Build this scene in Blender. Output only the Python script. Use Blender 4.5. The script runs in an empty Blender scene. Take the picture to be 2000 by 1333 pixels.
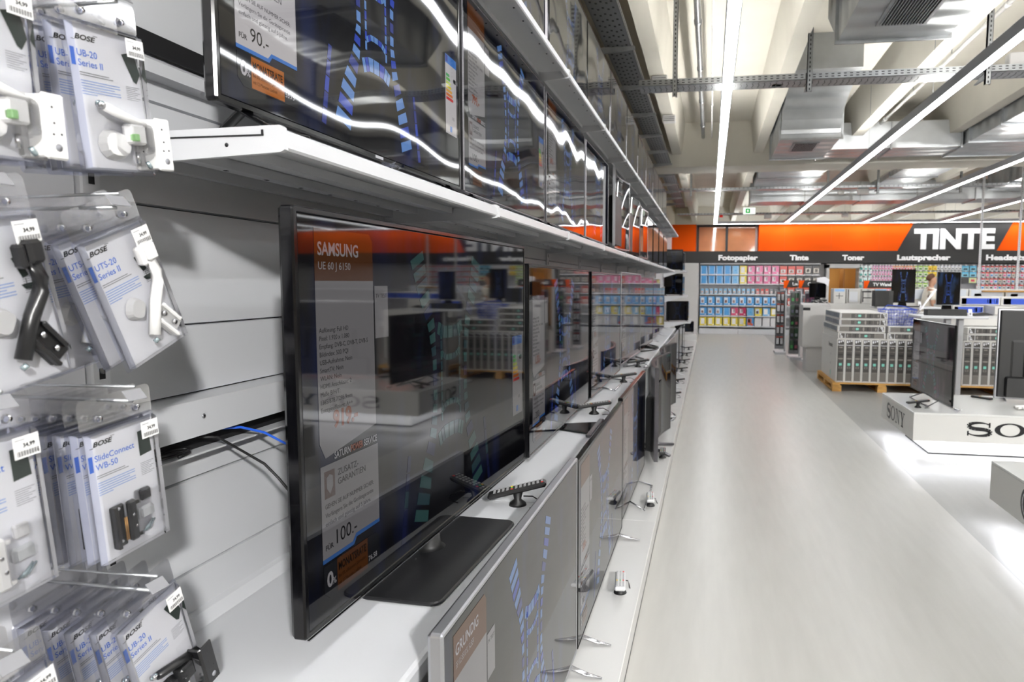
import bpy, math, random
from mathutils import Matrix, Vector
SC = bpy.context.scene
COL = SC.collection
random.seed(7)
PI = math.pi

# ---------------------------------------------------------------- camera, world, exposure
F_PX, CX, YAW, PITCH, ROLL = 1326.0, 1162.0, 0.167, 0.0856, 0.0055
_F = Vector((-math.sin(YAW)*math.cos(PITCH), math.cos(YAW)*math.cos(PITCH), -math.sin(PITCH)))
_R0 = Vector((math.cos(YAW), math.sin(YAW), 0)); _U0 = _R0.cross(_F)
_R = _R0*math.cos(ROLL) + _U0*math.sin(ROLL); _U = -_R0*math.sin(ROLL) + _U0*math.cos(ROLL)
cam_data = bpy.data.cameras.new('camera')
cam = bpy.data.objects.new('camera', cam_data); COL.objects.link(cam)
cam_data.sensor_width = 36.0; cam_data.lens = 36.0*F_PX/2000.0
cam_data.shift_x = (1000.0-CX)/2000.0
cam_data.clip_start = 0.05; cam_data.clip_end = 200
cam.matrix_world = Matrix(((_R.x, _U.x, -_F.x, 0), (_R.y, _U.y, -_F.y, 0), (_R.z, _U.z, -_F.z, 1.5), (0, 0, 0, 1)))
cam_data.dof.use_dof = True; cam_data.dof.focus_distance = 1.75; cam_data.dof.aperture_fstop = 6.3
SC.camera = cam
w = bpy.data.worlds.new('world'); SC.world = w; w.use_nodes = True
w.node_tree.nodes['Background'].inputs[0].default_value = (0.93, 0.96, 1.0, 1)
w.node_tree.nodes['Background'].inputs[1].default_value = 0.45
SC.view_settings.view_transform = 'Standard'; SC.view_settings.look = 'None'
SC.view_settings.gamma = 1.0; SC.view_settings.use_curve_mapping = False
SC.view_settings.exposure = 0.0
SC.cycles.transparent_max_bounces = 32
SC.cycles.max_bounces = 8; SC.cycles.diffuse_bounces = 5; SC.cycles.glossy_bounces = 4
SC.cycles.sample_clamp_indirect = 4.0
SC.cycles.caustics_reflective = False; SC.cycles.caustics_refractive = False
STRIP_EMIT = 25.0          # the ceiling light lines

# ---------------------------------------------------------------- materials
MATS = {}
def srgb(c):
    if isinstance(c, str):
        c = tuple(int(c[i:i+2], 16)/255 for i in (0, 2, 4))
    return tuple(x/12.92 if x <= .04045 else ((x+.055)/1.055)**2.4 for x in c)
def M(name, col='808080', rough=.5, metal=0., emit=None, es=0., coat=0., noise=0., nscale=8., alpha=1., bump=0., bscale=20., spec=.5, stretch=None):
    if name in MATS: return MATS[name]
    m = bpy.data.materials.new(name); m.use_nodes = True; MATS[name] = m
    nt = m.node_tree; b = nt.nodes['Principled BSDF']
    c = srgb(col) + (1,)
    b.inputs['Base Color'].default_value = c
    b.inputs['Roughness'].default_value = rough; b.inputs['Metallic'].default_value = metal
    b.inputs['Coat Weight'].default_value = coat; b.inputs['Coat Roughness'].default_value = .04
    b.inputs['Specular IOR Level'].default_value = spec
    if es > 0:
        b.inputs['Emission Color'].default_value = srgb(emit or col) + (1,); b.inputs['Emission Strength'].default_value = es
    tc = None
    if noise or bump:
        tc = nt.nodes.new('ShaderNodeTexCoord'); src = tc.outputs['Object']
        if stretch:
            mp = nt.nodes.new('ShaderNodeMapping'); mp.inputs['Scale'].default_value = stretch
            nt.links.new(src, mp.inputs[0]); src = mp.outputs[0]
    if noise:
        n = nt.nodes.new('ShaderNodeTexNoise'); n.inputs['Scale'].default_value = nscale; n.inputs['Detail'].default_value = 3
        nt.links.new(src, n.inputs['Vector'])
        r = nt.nodes.new('ShaderNodeMapRange'); r.inputs[1].default_value = .3; r.inputs[2].default_value = .7
        r.inputs[3].default_value = 1-noise; r.inputs[4].default_value = 1+noise
        nt.links.new(n.outputs[0], r.inputs[0])
        mx = nt.nodes.new('ShaderNodeVectorMath'); mx.operation = 'SCALE'; mx.inputs[0].default_value = c[:3]
        nt.links.new(r.outputs[0], mx.inputs['Scale']); nt.links.new(mx.outputs[0], b.inputs['Base Color'])
    if bump:
        n2 = nt.nodes.new('ShaderNodeTexNoise'); n2.inputs['Scale'].default_value = bscale
        nt.links.new(src, n2.inputs['Vector'])
        bp = nt.nodes.new('ShaderNodeBump'); bp.inputs['Strength'].default_value = 1; bp.inputs['Distance'].default_value = bump
        nt.links.new(n2.outputs[0], bp.inputs['Height']); nt.links.new(bp.outputs[0], b.inputs['Normal'])
    return m
def wavy(m, dist, scale):
    "slightly uneven glass: reflections in it wander"
    nt = m.node_tree; b = nt.nodes['Principled BSDF']
    g = nt.nodes.new('ShaderNodeNewGeometry'); n = nt.nodes.new('ShaderNodeTexNoise')
    n.inputs['Scale'].default_value = scale; n.inputs['Detail'].default_value = 0
    nt.links.new(g.outputs['Position'], n.inputs['Vector'])
    bp = nt.nodes.new('ShaderNodeBump'); bp.inputs['Strength'].default_value = 1; bp.inputs['Distance'].default_value = dist
    nt.links.new(n.outputs[0], bp.inputs['Height']); nt.links.new(bp.outputs[0], b.inputs['Normal'])
    nt.links.new(bp.outputs[0], b.inputs['Coat Normal'])
    return m
WAV = {'calm': (.0004, 2.2), 'wavy': (.0030, 3.2), 'rolling': (.006, 2.2)}
def SM(col, es, kind='calm'):
    "a colour shown on a screen, behind the screen's own glossy surface"
    key = 'screen_%s_%s_%d' % (kind, col, int(es*1000))
    if key in MATS: return MATS[key]
    m = M(key, '060607', rough=.4, emit=col, es=es, coat=1.0, spec=0.)
    m.node_tree.nodes['Principled BSDF'].inputs['Coat Roughness'].default_value = .035
    return wavy(m, *WAV[kind])
def screen_base(es, kind, tint='1c2858'):
    "the moving picture's dark ground: blurred blue light on black"
    key = 'screen_ground_%s_%s_%d' % (kind, tint, int(es*1000))
    if key in MATS: return MATS[key]
    m = M(key, '050506', rough=.4, coat=1.0, spec=0.)
    nt = m.node_tree; b = nt.nodes['Principled BSDF']; b.inputs['Coat Roughness'].default_value = .035
    tc = nt.nodes.new('ShaderNodeTexCoord'); mp = nt.nodes.new('ShaderNodeMapping'); mp.inputs['Scale'].default_value = (7, 1, 2.2)
    n = nt.nodes.new('ShaderNodeTexNoise'); n.inputs['Scale'].default_value = 1.3; n.inputs['Detail'].default_value = 3
    r = nt.nodes.new('ShaderNodeValToRGB')
    r.color_ramp.elements[0].position = .5; r.color_ramp.elements[0].color = (.006, .006, .008, 1)
    r.color_ramp.elements[1].position = .75; r.color_ramp.elements[1].color = srgb(tint) + (1,)
    nt.links.new(tc.outputs['Object'], mp.inputs[0]); nt.links.new(mp.outputs[0], n.inputs['Vector'])
    nt.links.new(n.outputs[0], r.inputs[0]); nt.links.new(r.outputs[0], b.inputs['Emission Color'])
    b.inputs['Emission Strength'].default_value = es
    return wavy(m, *WAV[kind])
def clear_mat(name, tint=(.93, .94, 1.0), gl=.5, rough=.08):
    if name in MATS: return MATS[name]
    m = bpy.data.materials.new(name); m.use_nodes = True; MATS[name] = m
    nt = m.node_tree; nt.nodes.remove(nt.nodes['Principled BSDF']); out = nt.nodes['Material Output']
    t = nt.nodes.new('ShaderNodeBsdfTransparent'); t.inputs[0].default_value = tint + (1,)
    g = nt.nodes.new('ShaderNodeBsdfGlossy'); g.inputs['Roughness'].default_value = rough
    g.inputs['Color'].default_value = (1, 1, 1, 1)
    f = nt.nodes.new('ShaderNodeFresnel'); f.inputs[0].default_value = 1.5
    mu = nt.nodes.new('ShaderNodeMath'); mu.operation = 'MULTIPLY_ADD'; mu.inputs[1].default_value = gl*1.6; mu.inputs[2].default_value = .02
    mx = nt.nodes.new('ShaderNodeMixShader')
    nt.links.new(f.outputs[0], mu.inputs[0]); nt.links.new(mu.outputs[0], mx.inputs[0])
    nt.links.new(t.outputs[0], mx.inputs[1]); nt.links.new(g.outputs[0], mx.inputs[2]); nt.links.new(mx.outputs[0], out.inputs[0])
    return m
def duct_metal():  # rolled sheet, softly banded
    if 'duct_metal' in MATS: return MATS['duct_metal']
    m = M('duct_metal', 'cfd2d5', rough=.36, metal=.85, noise=.10, nscale=3)
    nt = m.node_tree; b = nt.nodes['Principled BSDF']
    tc = nt.nodes.new('ShaderNodeTexCoord'); wv = nt.nodes.new('ShaderNodeTexWave'); wv.bands_direction = 'Y'
    wv.inputs['Scale'].default_value = 1.1; wv.inputs['Distortion'].default_value = .5
    bp = nt.nodes.new('ShaderNodeBump'); bp.inputs['Distance'].default_value = .035; bp.inputs['Strength'].default_value = .6
    nt.links.new(tc.outputs['Object'], wv.inputs[0]); nt.links.new(wv.outputs['Fac'], bp.inputs['Height'])
    nt.links.new(bp.outputs[0], b.inputs['Normal'])
    return m
def tray_metal(name='tray_metal', base='a9adb0', hole='2c2c2c', sc=14., off=.5):
    "galvanised sheet with rows of dark slots"
    if name in MATS: return MATS[name]
    m = M(name, base, rough=.35, metal=.85)
    nt = m.node_tree; b = nt.nodes['Principled BSDF']
    tc = nt.nodes.new('ShaderNodeTexCoord'); br = nt.nodes.new('ShaderNodeTexBrick')
    mp = nt.nodes.new('ShaderNodeMapping'); mp.inputs['Rotation'].default_value = (0, 0, PI/2)
    br.inputs['Scale'].default_value = sc; br.inputs['Mortar Size'].default_value = .022; br.inputs['Mortar Smooth'].default_value = 0
    br.inputs['Brick Width'].default_value = .5; br.inputs['Row Height'].default_value = .33; br.offset = off
    br.inputs['Color1'].default_value = srgb(base) + (1,); br.inputs['Color2'].default_value = srgb(base) + (1,)
    br.inputs['Mortar'].default_value = srgb(hole) + (1,)
    nt.links.new(tc.outputs['Object'], mp.inputs[0]); nt.links.new(mp.outputs[0], br.inputs[0]); nt.links.new(br.outputs[0], b.inputs['Base Color'])
    return m

shelf_w = M('white_enamel', 'd6d7da', rough=.35)
panel_g = M('pale_grey_steel', 'cfd0d3', rough=.45)
dark_gap = M('dark_gap', '141416', rough=.7)
plinth_w = M('white_laminate', 'd6d5d3', rough=.22)
gloss_w = M('gloss_white', 'ebebe8', rough=.12)
black_g = M('gloss_black', '08080a', rough=.10, spec=.35)
black_m = M('matt_black', '141415', rough=.5)
black_s = M('satin_black', '1b1b1d', rough=.32, noise=.15, nscale=3, stretch=(30, 1, 1))
silver = M('brushed_silver', 'c4c5ca', rough=.28, metal=.9)
dsilver = M('dark_silver', '77757a', rough=.25, metal=.9)
chrome = M('chrome', 'cfcfd2', rough=.22, metal=1.)
white_p = M('white_plastic', 'ecebea', rough=.35)
card_w = M('white_card', 'fafaff', rough=.5)
ink_k = M('ink_black', '1a1a1c', rough=.5)
ink_g = M('ink_grey', '8f9096', rough=.5)
ink_lb = M('ink_light_blue', '8fb0ea', rough=.5)
ink_b = M('ink_blue', '2f74e0', rough=.5)
sign_w = M('sign_white', 'ffffff', rough=.4)
sign_k = M('sign_black', '2a2928', rough=.6)
sign_o = M('sign_orange', 'f05800', rough=.7, spec=.15)
clear = clear_mat('clear_plastic', tint=(.99, .99, 1.0), gl=.35)
clear_rim = clear_mat('clear_plastic_rim', tint=(.80, .82, .91), gl=1.1)
duct = duct_metal()
galv = M('galvanised', 'b4b7ba', rough=.35, metal=.85, noise=.12, nscale=12)
wood = M('pallet_wood', 'c99a55', rough=.7, noise=.25, nscale=6, stretch=(1, 14, 14))
concrete = M('painted_concrete', 'e6e2d8', rough=.8, noise=.03, nscale=2)

# ---------------------------------------------------------------- geometry helpers
class MB:
    def __init__(s): s.v = []; s.f = []; s.m = []; s.mats = []; s.smooth = []
    def mi(s, mat):
        if mat not in s.mats: s.mats.append(mat)
        return s.mats.index(mat)
    def add(s, vs, fs, mat, T=None, smooth=False):
        o = len(s.v); k = s.mi(mat)
        for p in vs:
            p = Vector(p)
            s.v.append(tuple(T @ p) if T else tuple(p))
        for f in fs:
            s.f.append(tuple(o+i for i in f)); s.m.append(k); s.smooth.append(smooth)
        return s
    def box(s, x0, x1, y0, y1, z0, z1, mat, T=None):
        vs = [(x, y, z) for x in (x0, x1) for y in (y0, y1) for z in (z0, z1)]
        fs = [(0, 1, 3, 2), (4, 6, 7, 5), (0, 4, 5, 1), (2, 3, 7, 6), (0, 2, 6, 4), (1, 5, 7, 3)]
        return s.add(vs, fs, mat, T)
    def bbox(s, x0, x1, y0, y1, z0, z1, mat, c=.004, T=None):
        "box with chamfered edges"
        c = min(c, (x1-x0)*.45, (y1-y0)*.45, (z1-z0)*.45)
        cx, cy, cz = (x0+x1)/2, (y0+y1)/2, (z0+z1)/2; hx, hy, hz = (x1-x0)/2, (y1-y0)/2, (z1-z0)/2
        vs = []; idx = {}
        for sx in (-1, 1):
            for sy in (-1, 1):
                for sz in (-1, 1):
                    for a, p in (('x', (hx, hy-c, hz-c)), ('y', (hx-c, hy, hz-c)), ('z', (hx-c, hy-c, hz))):
                        idx[(sx, sy, sz, a)] = len(vs); vs.append((cx+sx*p[0], cy+sy*p[1], cz+sz*p[2]))
        fs = []; q = lambda *k: fs.append(tuple(idx[i] for i in k))
        for sx in (-1, 1):
            l = [(sx, -1, -1, 'x'), (sx, 1, -1, 'x'), (sx, 1, 1, 'x'), (sx, -1, 1, 'x')]
            q(*(l if sx > 0 else l[::-1]))
            l = [(-1, sx, -1, 'y'), (-1, sx, 1, 'y'), (1, sx, 1, 'y'), (1, sx, -1, 'y')]; q(*(l if sx > 0 else l[::-1]))
            l = [(-1, -1, sx, 'z'), (1, -1, sx, 'z'), (1, 1, sx, 'z'), (-1, 1, sx, 'z')]; q(*(l if sx > 0 else l[::-1]))
        for a in (-1, 1):
            for b in (-1, 1):
                k = a*b > 0
                l = [(a, b, -1, 'x'), (a, b, -1, 'y'), (a, b, 1, 'y'), (a, b, 1, 'x')]; q(*(l if k else l[::-1]))
                l = [(-1, a, b, 'y'), (-1, a, b, 'z'), (1, a, b, 'z'), (1, a, b, 'y')]; q(*(l if k else l[::-1]))
                l = [(a, -1, b, 'z'), (a, -1, b, 'x'), (a, 1, b, 'x'), (a, 1, b, 'z')]; q(*(l if k else l[::-1]))
                for d in (-1, 1):
                    l = [(a, b, d, 'x'), (a, b, d, 'y'), (a, b, d, 'z')]; q(*(l if a*b*d > 0 else l[::-1]))
        return s.add(vs, fs, mat, T)
    def quad(s, a, b, c, d, mat, T=None): return s.add([a, b, c, d], [(0, 1, 2, 3)], mat, T)
    def poly(s, pts, mat, T=None): return s.add(pts, [tuple(range(len(pts)))], mat, T)
    def prism(s, pts, n, mat, T=None):
        "pts extruded by vector n"
        k = len(pts); n = Vector(n); vs = [Vector(p) for p in pts] + [Vector(p)+n for p in pts]
        fs = [tuple(range(k))[::-1], tuple(range(k, 2*k))] + [(i, (i+1) % k, k+(i+1) % k, k+i) for i in range(k)]
        return s.add(vs, fs, mat, T)
    def tube(s, path, r, mat, n=8, T=None, rs=None, cap=True, flat=1.0):
        P = [Vector(p) for p in path]; vs = []; fs = []
        up = Vector((0, 0, 1))
        for i, p in enumerate(P):
            d = (P[min(i+1, len(P)-1)]-P[max(i-1, 0)]).normalized()
            u = d.cross(up)
            if u.length < .05: u = d.cross(Vector((0, 1, 0)))
            u.normalize(); v = u.cross(d)
            rr = rs[i] if rs else r
            for k in range(n):
                a = 2*PI*k/n + PI/n
                vs.append(p+u*math.cos(a)*rr+v*math.sin(a)*rr*flat)
        for i in range(len(P)-1):
            for k in range(n):
                fs.append((i*n+k, i*n+(k+1) % n, (i+1)*n+(k+1) % n, (i+1)*n+k))
        if cap: fs += [tuple(range(n))[::-1], tuple(range((len(P)-1)*n, len(P)*n))]
        return s.add(vs, fs, mat, T, smooth=n > 5)
    def cyl(s, c, r, h, mat, n=16, T=None, r2=None):
        return s.tube([c, (c[0], c[1], c[2]+h)], r, mat, n, T, rs=[r, r if r2 is None else r2])
    def disc(s, cx, y, cz, r, mat, n=20, T=None, rz=None):
        rz = rz or r
        return s.poly([(cx+r*math.cos(2*PI*k/n), y, cz+rz*math.sin(2*PI*k/n)) for k in range(n)], mat, T)
    def rings(s, w, h, prof, mat, rc=.006, seg=3, T=None, cx=0, cz=0, capfirst=True, caplast=True):
        "rounded rectangle in local x,z swept through prof = [(inset, y)]"
        vs = []; n = 4*(seg+1)
        for ins, y in prof:
            for q, (sx, sz) in enumerate(((1, 1), (-1, 1), (-1, -1), (1, -1))):
                r = max(rc-ins, .0005)
                for k in range(seg+1):
                    a = q*PI/2 + k*PI/2/seg
                    vs.append((cx+sx*(w/2-ins-r)+r*math.cos(a), y, cz+sz*(h/2-ins-r)+r*math.sin(a)))
        fs = []
        for i in range(len(prof)-1):
            for k in range(n): fs.append((i*n+k, i*n+(k+1) % n, (i+1)*n+(k+1) % n, (i+1)*n+k))
        if capfirst: fs.append(tuple(range(n))[::-1])
        if caplast: fs.append(tuple(range((len(prof)-1)*n, len(prof)*n)))
        return s.add(vs, fs, mat, T)
    def warp(s, fn):
        s.v = [tuple(fn(*p)) for p in s.v]; return s
    def build(s, name, parent=None, smooth=False):
        me = bpy.data.meshes.new(name); me.from_pydata(s.v, [], s.f)
        for m in s.mats: me.materials.append(m)
        me.polygons.foreach_set('material_index', s.m)
        me.polygons.foreach_set('use_smooth', [smooth or k for k in s.smooth])
        me.update()
        o = bpy.data.objects.new(name, me); COL.objects.link(o)
        if parent: o.parent = parent
        return o

_TX = {}
def text_geo(txt, bold=0.):
    key = (txt, bold)
    if key not in _TX:
        cu = bpy.data.curves.new('t', 'FONT'); cu.body = txt; cu.size = 1; cu.offset = bold; cu.resolution_u = 3
        ob = bpy.data.objects.new('t', cu)
        me = bpy.data.meshes.new_from_object(ob)
        vs = [v.co.copy() for v in me.vertices]; fs = [tuple(p.vertices) for p in me.polygons]
        bpy.data.meshes.remove(me); bpy.data.objects.remove(ob); bpy.data.curves.remove(cu)
        x0 = min((v.x for v in vs), default=0); x1 = max((v.x for v in vs), default=1)
        _TX[key] = (vs, fs, x0, x1)
    return _TX[key]
def text(mb, txt, x, z, size, mat, y=0., bold=0., sx=1., width=None, align='l', T=None, depth=0., shear=0.):
    "flat writing in the local x,z plane, read from -y"
    vs, fs, x0, x1 = text_geo(txt, bold)
    k = size*sx
    if width: k = width/(x1-x0)
    off = -x0*k if align == 'l' else (-(x0+x1)/2*k if align == 'c' else -x1*k)
    mb.add([(x+off+v.x*k+v.y*size*shear, y, z+v.y*size) for v in vs], fs, mat, T)
    if depth:   # short side walls behind the face
        o = [(x+off+v.x*k, y, z+v.y*size) for v in vs]; ed = {}
        for f in fs:
            for i in range(len(f)):
                a, b = f[i], f[(i+1) % len(f)]
                ed[(a, b)] = 1
        q = [(a, b) for (a, b) in ed if (b, a) not in ed]
        for a, b in q:
            A, B = o[a], o[b]
            mb.quad(A, (A[0], y+depth, A[2]), (B[0], y+depth, B[2]), B, mat, T)

def tag(o, label, cat, group=None, kind=None):
    o['label'] = label; o['category'] = cat
    if group: o['group'] = group
    if kind: o['kind'] = kind
    return o
def struct(name, mb, label=None):
    o = mb.build(name); o['kind'] = 'structure'
    if label: o['label'] = label
    return o
def empty(name, loc, rz=0., label='', cat='', group=None, rot=None):
    o = bpy.data.objects.new(name, None); COL.objects.link(o); o.empty_display_size = .1
    o.location = loc; o.rotation_euler = rot or (0, 0, rz)
    return tag(o, label, cat, group)
def kids(o): return [c for c in bpy.data.objects if c.parent == o]
def copy_tree(o, children, parent=None):
    "children: {obj: [child objects]}"
    c = o.copy(); COL.objects.link(c)
    if parent: c.parent = parent
    for ch in children.get(o, []): copy_tree(ch, children, c)
    return c
def child_map(root):
    m = {}
    def go(o):
        m[o] = kids(o)
        for c in m[o]: go(c)
    go(root); return m
def place(root, cm, loc, rz, label, group=None, rot=None):
    o = copy_tree(root, cm); o.location = loc; o.rotation_euler = rot or (0, 0, rz); o['label'] = label
    if group: o['group'] = group
    return o
def arc(cx, cz, rx, rz, a0, a1, n=16, y=0.): return [(cx+rx*math.cos(a0+(a1-a0)*i/n), y, cz+rz*math.sin(a0+(a1-a0)*i/n)) for i in range(n+1)]
ORD = ['nearest', 'second', 'third', 'fourth', 'fifth', 'sixth', 'seventh', 'eighth', 'ninth', 'tenth', 'eleventh', 'twelfth']
RX = PI/2     # rotation that turns a thing's front (-y) towards the aisle (+x)

#@@SETTING
# ================================================================ THE SETTING
BY = 20.5     # plane of the far wall
fl = M('grey_vinyl_floor', 'b9b7b2', rough=.30, noise=.035, nscale=5, stretch=(4, .5, 1), spec=.35)
fl2 = M('darker_vinyl_floor', '9d9c99', rough=.33, noise=.04, nscale=5, stretch=(4, .5, 1), spec=.35)
b = MB()
b.quad((-1.5, -18, 0), (1.58, -18, 0), (1.58, 30, 0), (-1.5, 30, 0), fl)
b.quad((1.58, -18, 0), (24, -18, 0), (24, 30, 0), (1.58, 30, 0), fl2)
struct('floor', b)
b = MB(); b.box(-1.5, 24, -18, 30, 4.35, 4.45, concrete); struct('ceiling', b)
wl = M('left_wall_paint', 'd9cfbd', rough=.8)
b = MB(); b.box(-1.5, -1.35, -18, 30, 0, 4.35, wl); struct('wall_left', b)
b = MB(); b.box(24, 24.1, -18, 30, 0, 4.35, wl); struct('wall_right', b)
b = MB(); b.box(-1.5, 24.1, 30, 30.1, 0, 4.45, wl); struct('wall_far', b)
b = MB(); b.box(-1.5, 24.1, -18.1, -18, 0, 4.45, wl); struct('wall_behind', b)
# far partition with its door opening and glazed strip
pw = M('partition_grey', 'cbcac8', rough=.6)
b = MB()
b.box(-1.35, 3.35, BY+.45, BY+.55, 0, 2.45, pw); b.box(4.25, 24, BY+.45, BY+.55, 0, 2.45, pw)
b.box(3.35, 4.25, BY+.45, BY+.55, 1.98, 2.45, pw)
b.box(-1.35, -.42, BY+.45, BY+.55, 2.45, 3.24, pw); b.box(1.36, 24, BY+.45, BY+.55, 2.45, 3.24, pw)
b.box(-1.35, 24, BY+.45, BY+.55, 3.235, 3.27, pw)
struct('wall_back', b)
b = MB()
fr = M('door_frame_grey', 'c2c2c0', rough=.5)
b.box(3.3, 3.38, BY+.0, BY+.5, 0, 2.06, fr); b.box(4.2, 4.28, BY+.0, BY+.5, 0, 2.06, fr); b.box(3.3, 4.28, BY+.0, BY+.5, 1.96, 2.08, fr)
d1 = struct('door_1', b)
b = MB(); tanw = M('tan_corridor', 'cf9f5a', rough=.7)
b.box(3.2, 3.22, BY+.55, BY+2.4, 0, 2.2, tanw); b.box(4.6, 4.62, BY+.55, BY+2.4, 0, 2.2, tanw); b.box(3.2, 4.62, BY+2.4, BY+2.45, 0, 2.2, tanw)
struct('wall_corridor', b)
b = MB(); b.box(3.5, 4.3, BY+1.6, BY+1.62, 2.195, 2.2, M('corridor_lamp', 'fff2d8', es=90, emit='fff2d8'))
tag(b.build('corridor_lamp'), 'flat lamp on the ceiling of the tan corridor behind the doorway', 'lamp')
b = MB(); b.box(4.0, 4.03, BY+1.2, BY+1.9, 0, 1.95, M('door_leaf_tan', 'b98a52', rough=.5)); b.box(3.99, 4.0, BY+1.3, BY+1.32, 1.0, 1.12, silver)
tag(b.build('corridor_door'), 'tan door standing ajar inside the lit corridor', 'door')
# the glazed strip in the orange band
b = MB(); bf = M('window_frame_dark', '2b2b2d', rough=.4)
for x0, x1 in ((-.42, -.36), (.43, .50), (1.30, 1.36)): b.box(x0, x1, BY+.40, BY+.52, 2.45, 3.24, bf if x0 < 1 else pw)
b.box(-.42, 1.36, BY+.40, BY+.52, 3.19, 3.24, bf)
w1 = struct('window_1', b)
b = MB(); wg = M('window_pane_orange', 'e39a6c', rough=.05, coat=1, noise=.2, nscale=1.2)  # glossy orange-brown base colour for what shows behind the glass, no emission
b.box(-.36, .43, BY+.46, BY+.47, 2.45, 3.19, wg); b.box(.50, 1.30, BY+.46, BY+.47, 2.45, 3.19, wg)
b.build('pane', w1)
# roof: ribs running along the aisle, cross beams
for i, x in enumerate((-2.05+1.42*k for k in range(1, 19))):
    if x > 23.6: break
    b = MB(); pr = [(x-.14, -18, 4.35), (x-.08, -18, 3.80), (x+.08, -18, 3.80), (x+.14, -18, 4.35)]
    b.prism(pr, (0, 48, 0), concrete); struct('trim_%d' % (i+1), b)
for i, y in enumerate((-16.1, -1.8, 12.5, 26.0)):
    b = MB(); b.box(-1.35, 24, y, y+.75, 3.58, 4.36, concrete); struct('trim_%d' % (20+i), b)

# ---------------------------------------------------------------- ceiling lights
diff = M('light_diffuser', 'ffffff', emit='fbfdff', es=STRIP_EMIT)
added_upl = M('added_uplight_glow', 'ffffff', emit='fffdf6', es=STRIP_EMIT*1.9)  # upward glow added to brighten the ceiling, not a real fixture part
hous = M('light_housing', 'dfe2ea', rough=.4)
LX = [(.115, 'first light line, straight down the aisle beside the television wall'), (2.09, 'second light line, running over the pallets to the ink sign'),
      (4.2, 'third light line, further right over the display tables'), (6.25, 'fourth light line, short run at the right edge'),
      (8.3, 'light line right of the picture over the headsets'), (10.35, 'light line far right over the hall'), (12.4, 'light line beyond the right edge of the picture'), (14.5, 'light line deep in the right of the hall'), (17.5, 'light line well right of the picture'), (20.5, 'outermost light line near the right wall')]
for x, lab in LX:
    e = empty('line_light', (x, 0, 3.22), 0, 'long white ceiling strip: ' + lab, 'ceiling light', 'strip lights under the ceiling')
    b = MB(); b.box(-.04, .04, -16, BY-.25, 0, .012, diff); b.build('diffuser', e)
    b = MB(); b.box(-.048, -.041, -16, BY-.25, -.002, .085, hous); b.box(.041, .048, -16, BY-.25, -.002, .085, hous); b.box(-.041, .041, -16, BY-.25, .02, .07, hous); b.build('housing', e)
    b = MB(); b.box(-.03, .03, -14, -3.2, .072, .08, added_upl); b.box(-.03, .03, .4, 10.8, .072, .08, added_upl); b.box(-.03, .03, 13.7, 16.1, .072, .08, added_upl); b.build('added_uplight', e)  # added glowing strips, kept clear of beams and ducts
    b = MB()
    for k in (-6, -5, -4, -3, -2, -1, 0, 1, 2, 3, 4, 6, 8):
        b.tube([(0, k*2.4+.3*(k == 4), .08), (0, k*2.4+.3*(k == 4), .58 if x % 1.42 < .2 else 1.12)], .0025, galv, 5)
    b.build('suspension_wire', e)
for x in (1.2, 4.2, 7.2, 10.2):  # unseen lamps added below the partition top to brighten the far ceiling
    e = empty('line_light', (x, 25, 2.9), 0, 'added hidden strip light brightening the ceiling behind the orange band', 'ceiling light', 'added strip lights behind the partition')
    b = MB(); b.box(-.05, .05, -3.0, 4.5, .061, .07, diff); b.build('diffuser', e)
    b = MB(); b.box(-.05, .05, -3.0, 4.5, .0, .06, hous); b.build('housing', e)
    b = MB(); b.tube([(0, -2, .06), (0, -2, 1.45)], .003, galv, 5); b.tube([(0, 3.5, .06), (0, 3.5, 1.45)], .003, galv, 5); b.build('suspension_wire', e)
    
e = empty('line_light', (0, BY-.2, 3.22), 0, 'crosswise white strip light closing the lines above the orange wall band', 'ceiling light', 'strip lights under the ceiling')
b = MB(); b.box(.06, 14, -.035, .035, 0, .012, diff); b.build('diffuser', e)
b = MB(); b.box(.06, 14, -.042, -.036, 0, .08, hous); b.box(.06, 14, .036, .042, 0, .08, hous); b.box(.06, 14, -.036, .036, .02, .08, hous); b.build('housing', e)

# projector lamps on the ceiling behind the camera, lighting the wall, the packs and the plinths
for k, (x, y, tx, ty, tz, pw_, ang, lab) in enumerate(((2.35, -3.3, -1.0, 1.9, 1.4, 2800, 48, 'projector lamp behind the camera aimed at the television wall'), (3.2, -4.6, 2.6, 9, .9, 2000, 34, 'projector lamp behind the camera aimed down the hall'), (6.5, -3.5, 4.2, 12, 1.1, 2600, 40, 'projector lamp at the right behind the camera'))):
    e = empty('projector_lamp', (x, y, 3.35), 0, lab, 'ceiling lamp', 'projector lamps behind the camera')
    d = (Vector((tx, ty, tz))-Vector((x, y, 3.35))).normalized(); q = d.to_track_quat('-Z', 'Y').to_matrix().to_4x4()
    b = MB(); b.tube([(0, 0, -.02), (0, 0, .20)], .12, hous, 20, T=q, cap=False); b.tube([(0, 0, .2), (0, 0, .22)], .12, hous, 20, T=q); b.tube([(0, 0, .1), (0, 0, .18)], .1, hous, 20, T=q); b.build('lamp_housing', e)
    b = MB(); b.box(-.01, .01, -.01, .01, .1, 1.0, galv); b.build('bracket', e)
    L = bpy.data.lights.new('projector_light', 'SPOT'); L.energy = pw_; L.spot_size = math.radians(ang); L.spot_blend = .9; L.shadow_soft_size = .16; L.color = (1, .99, .97)
    lo = bpy.data.objects.new('projector_light', L); COL.objects.link(lo); lo.parent = e; lo.matrix_local = q @ Matrix.Translation((0, 0, -.03))

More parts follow.
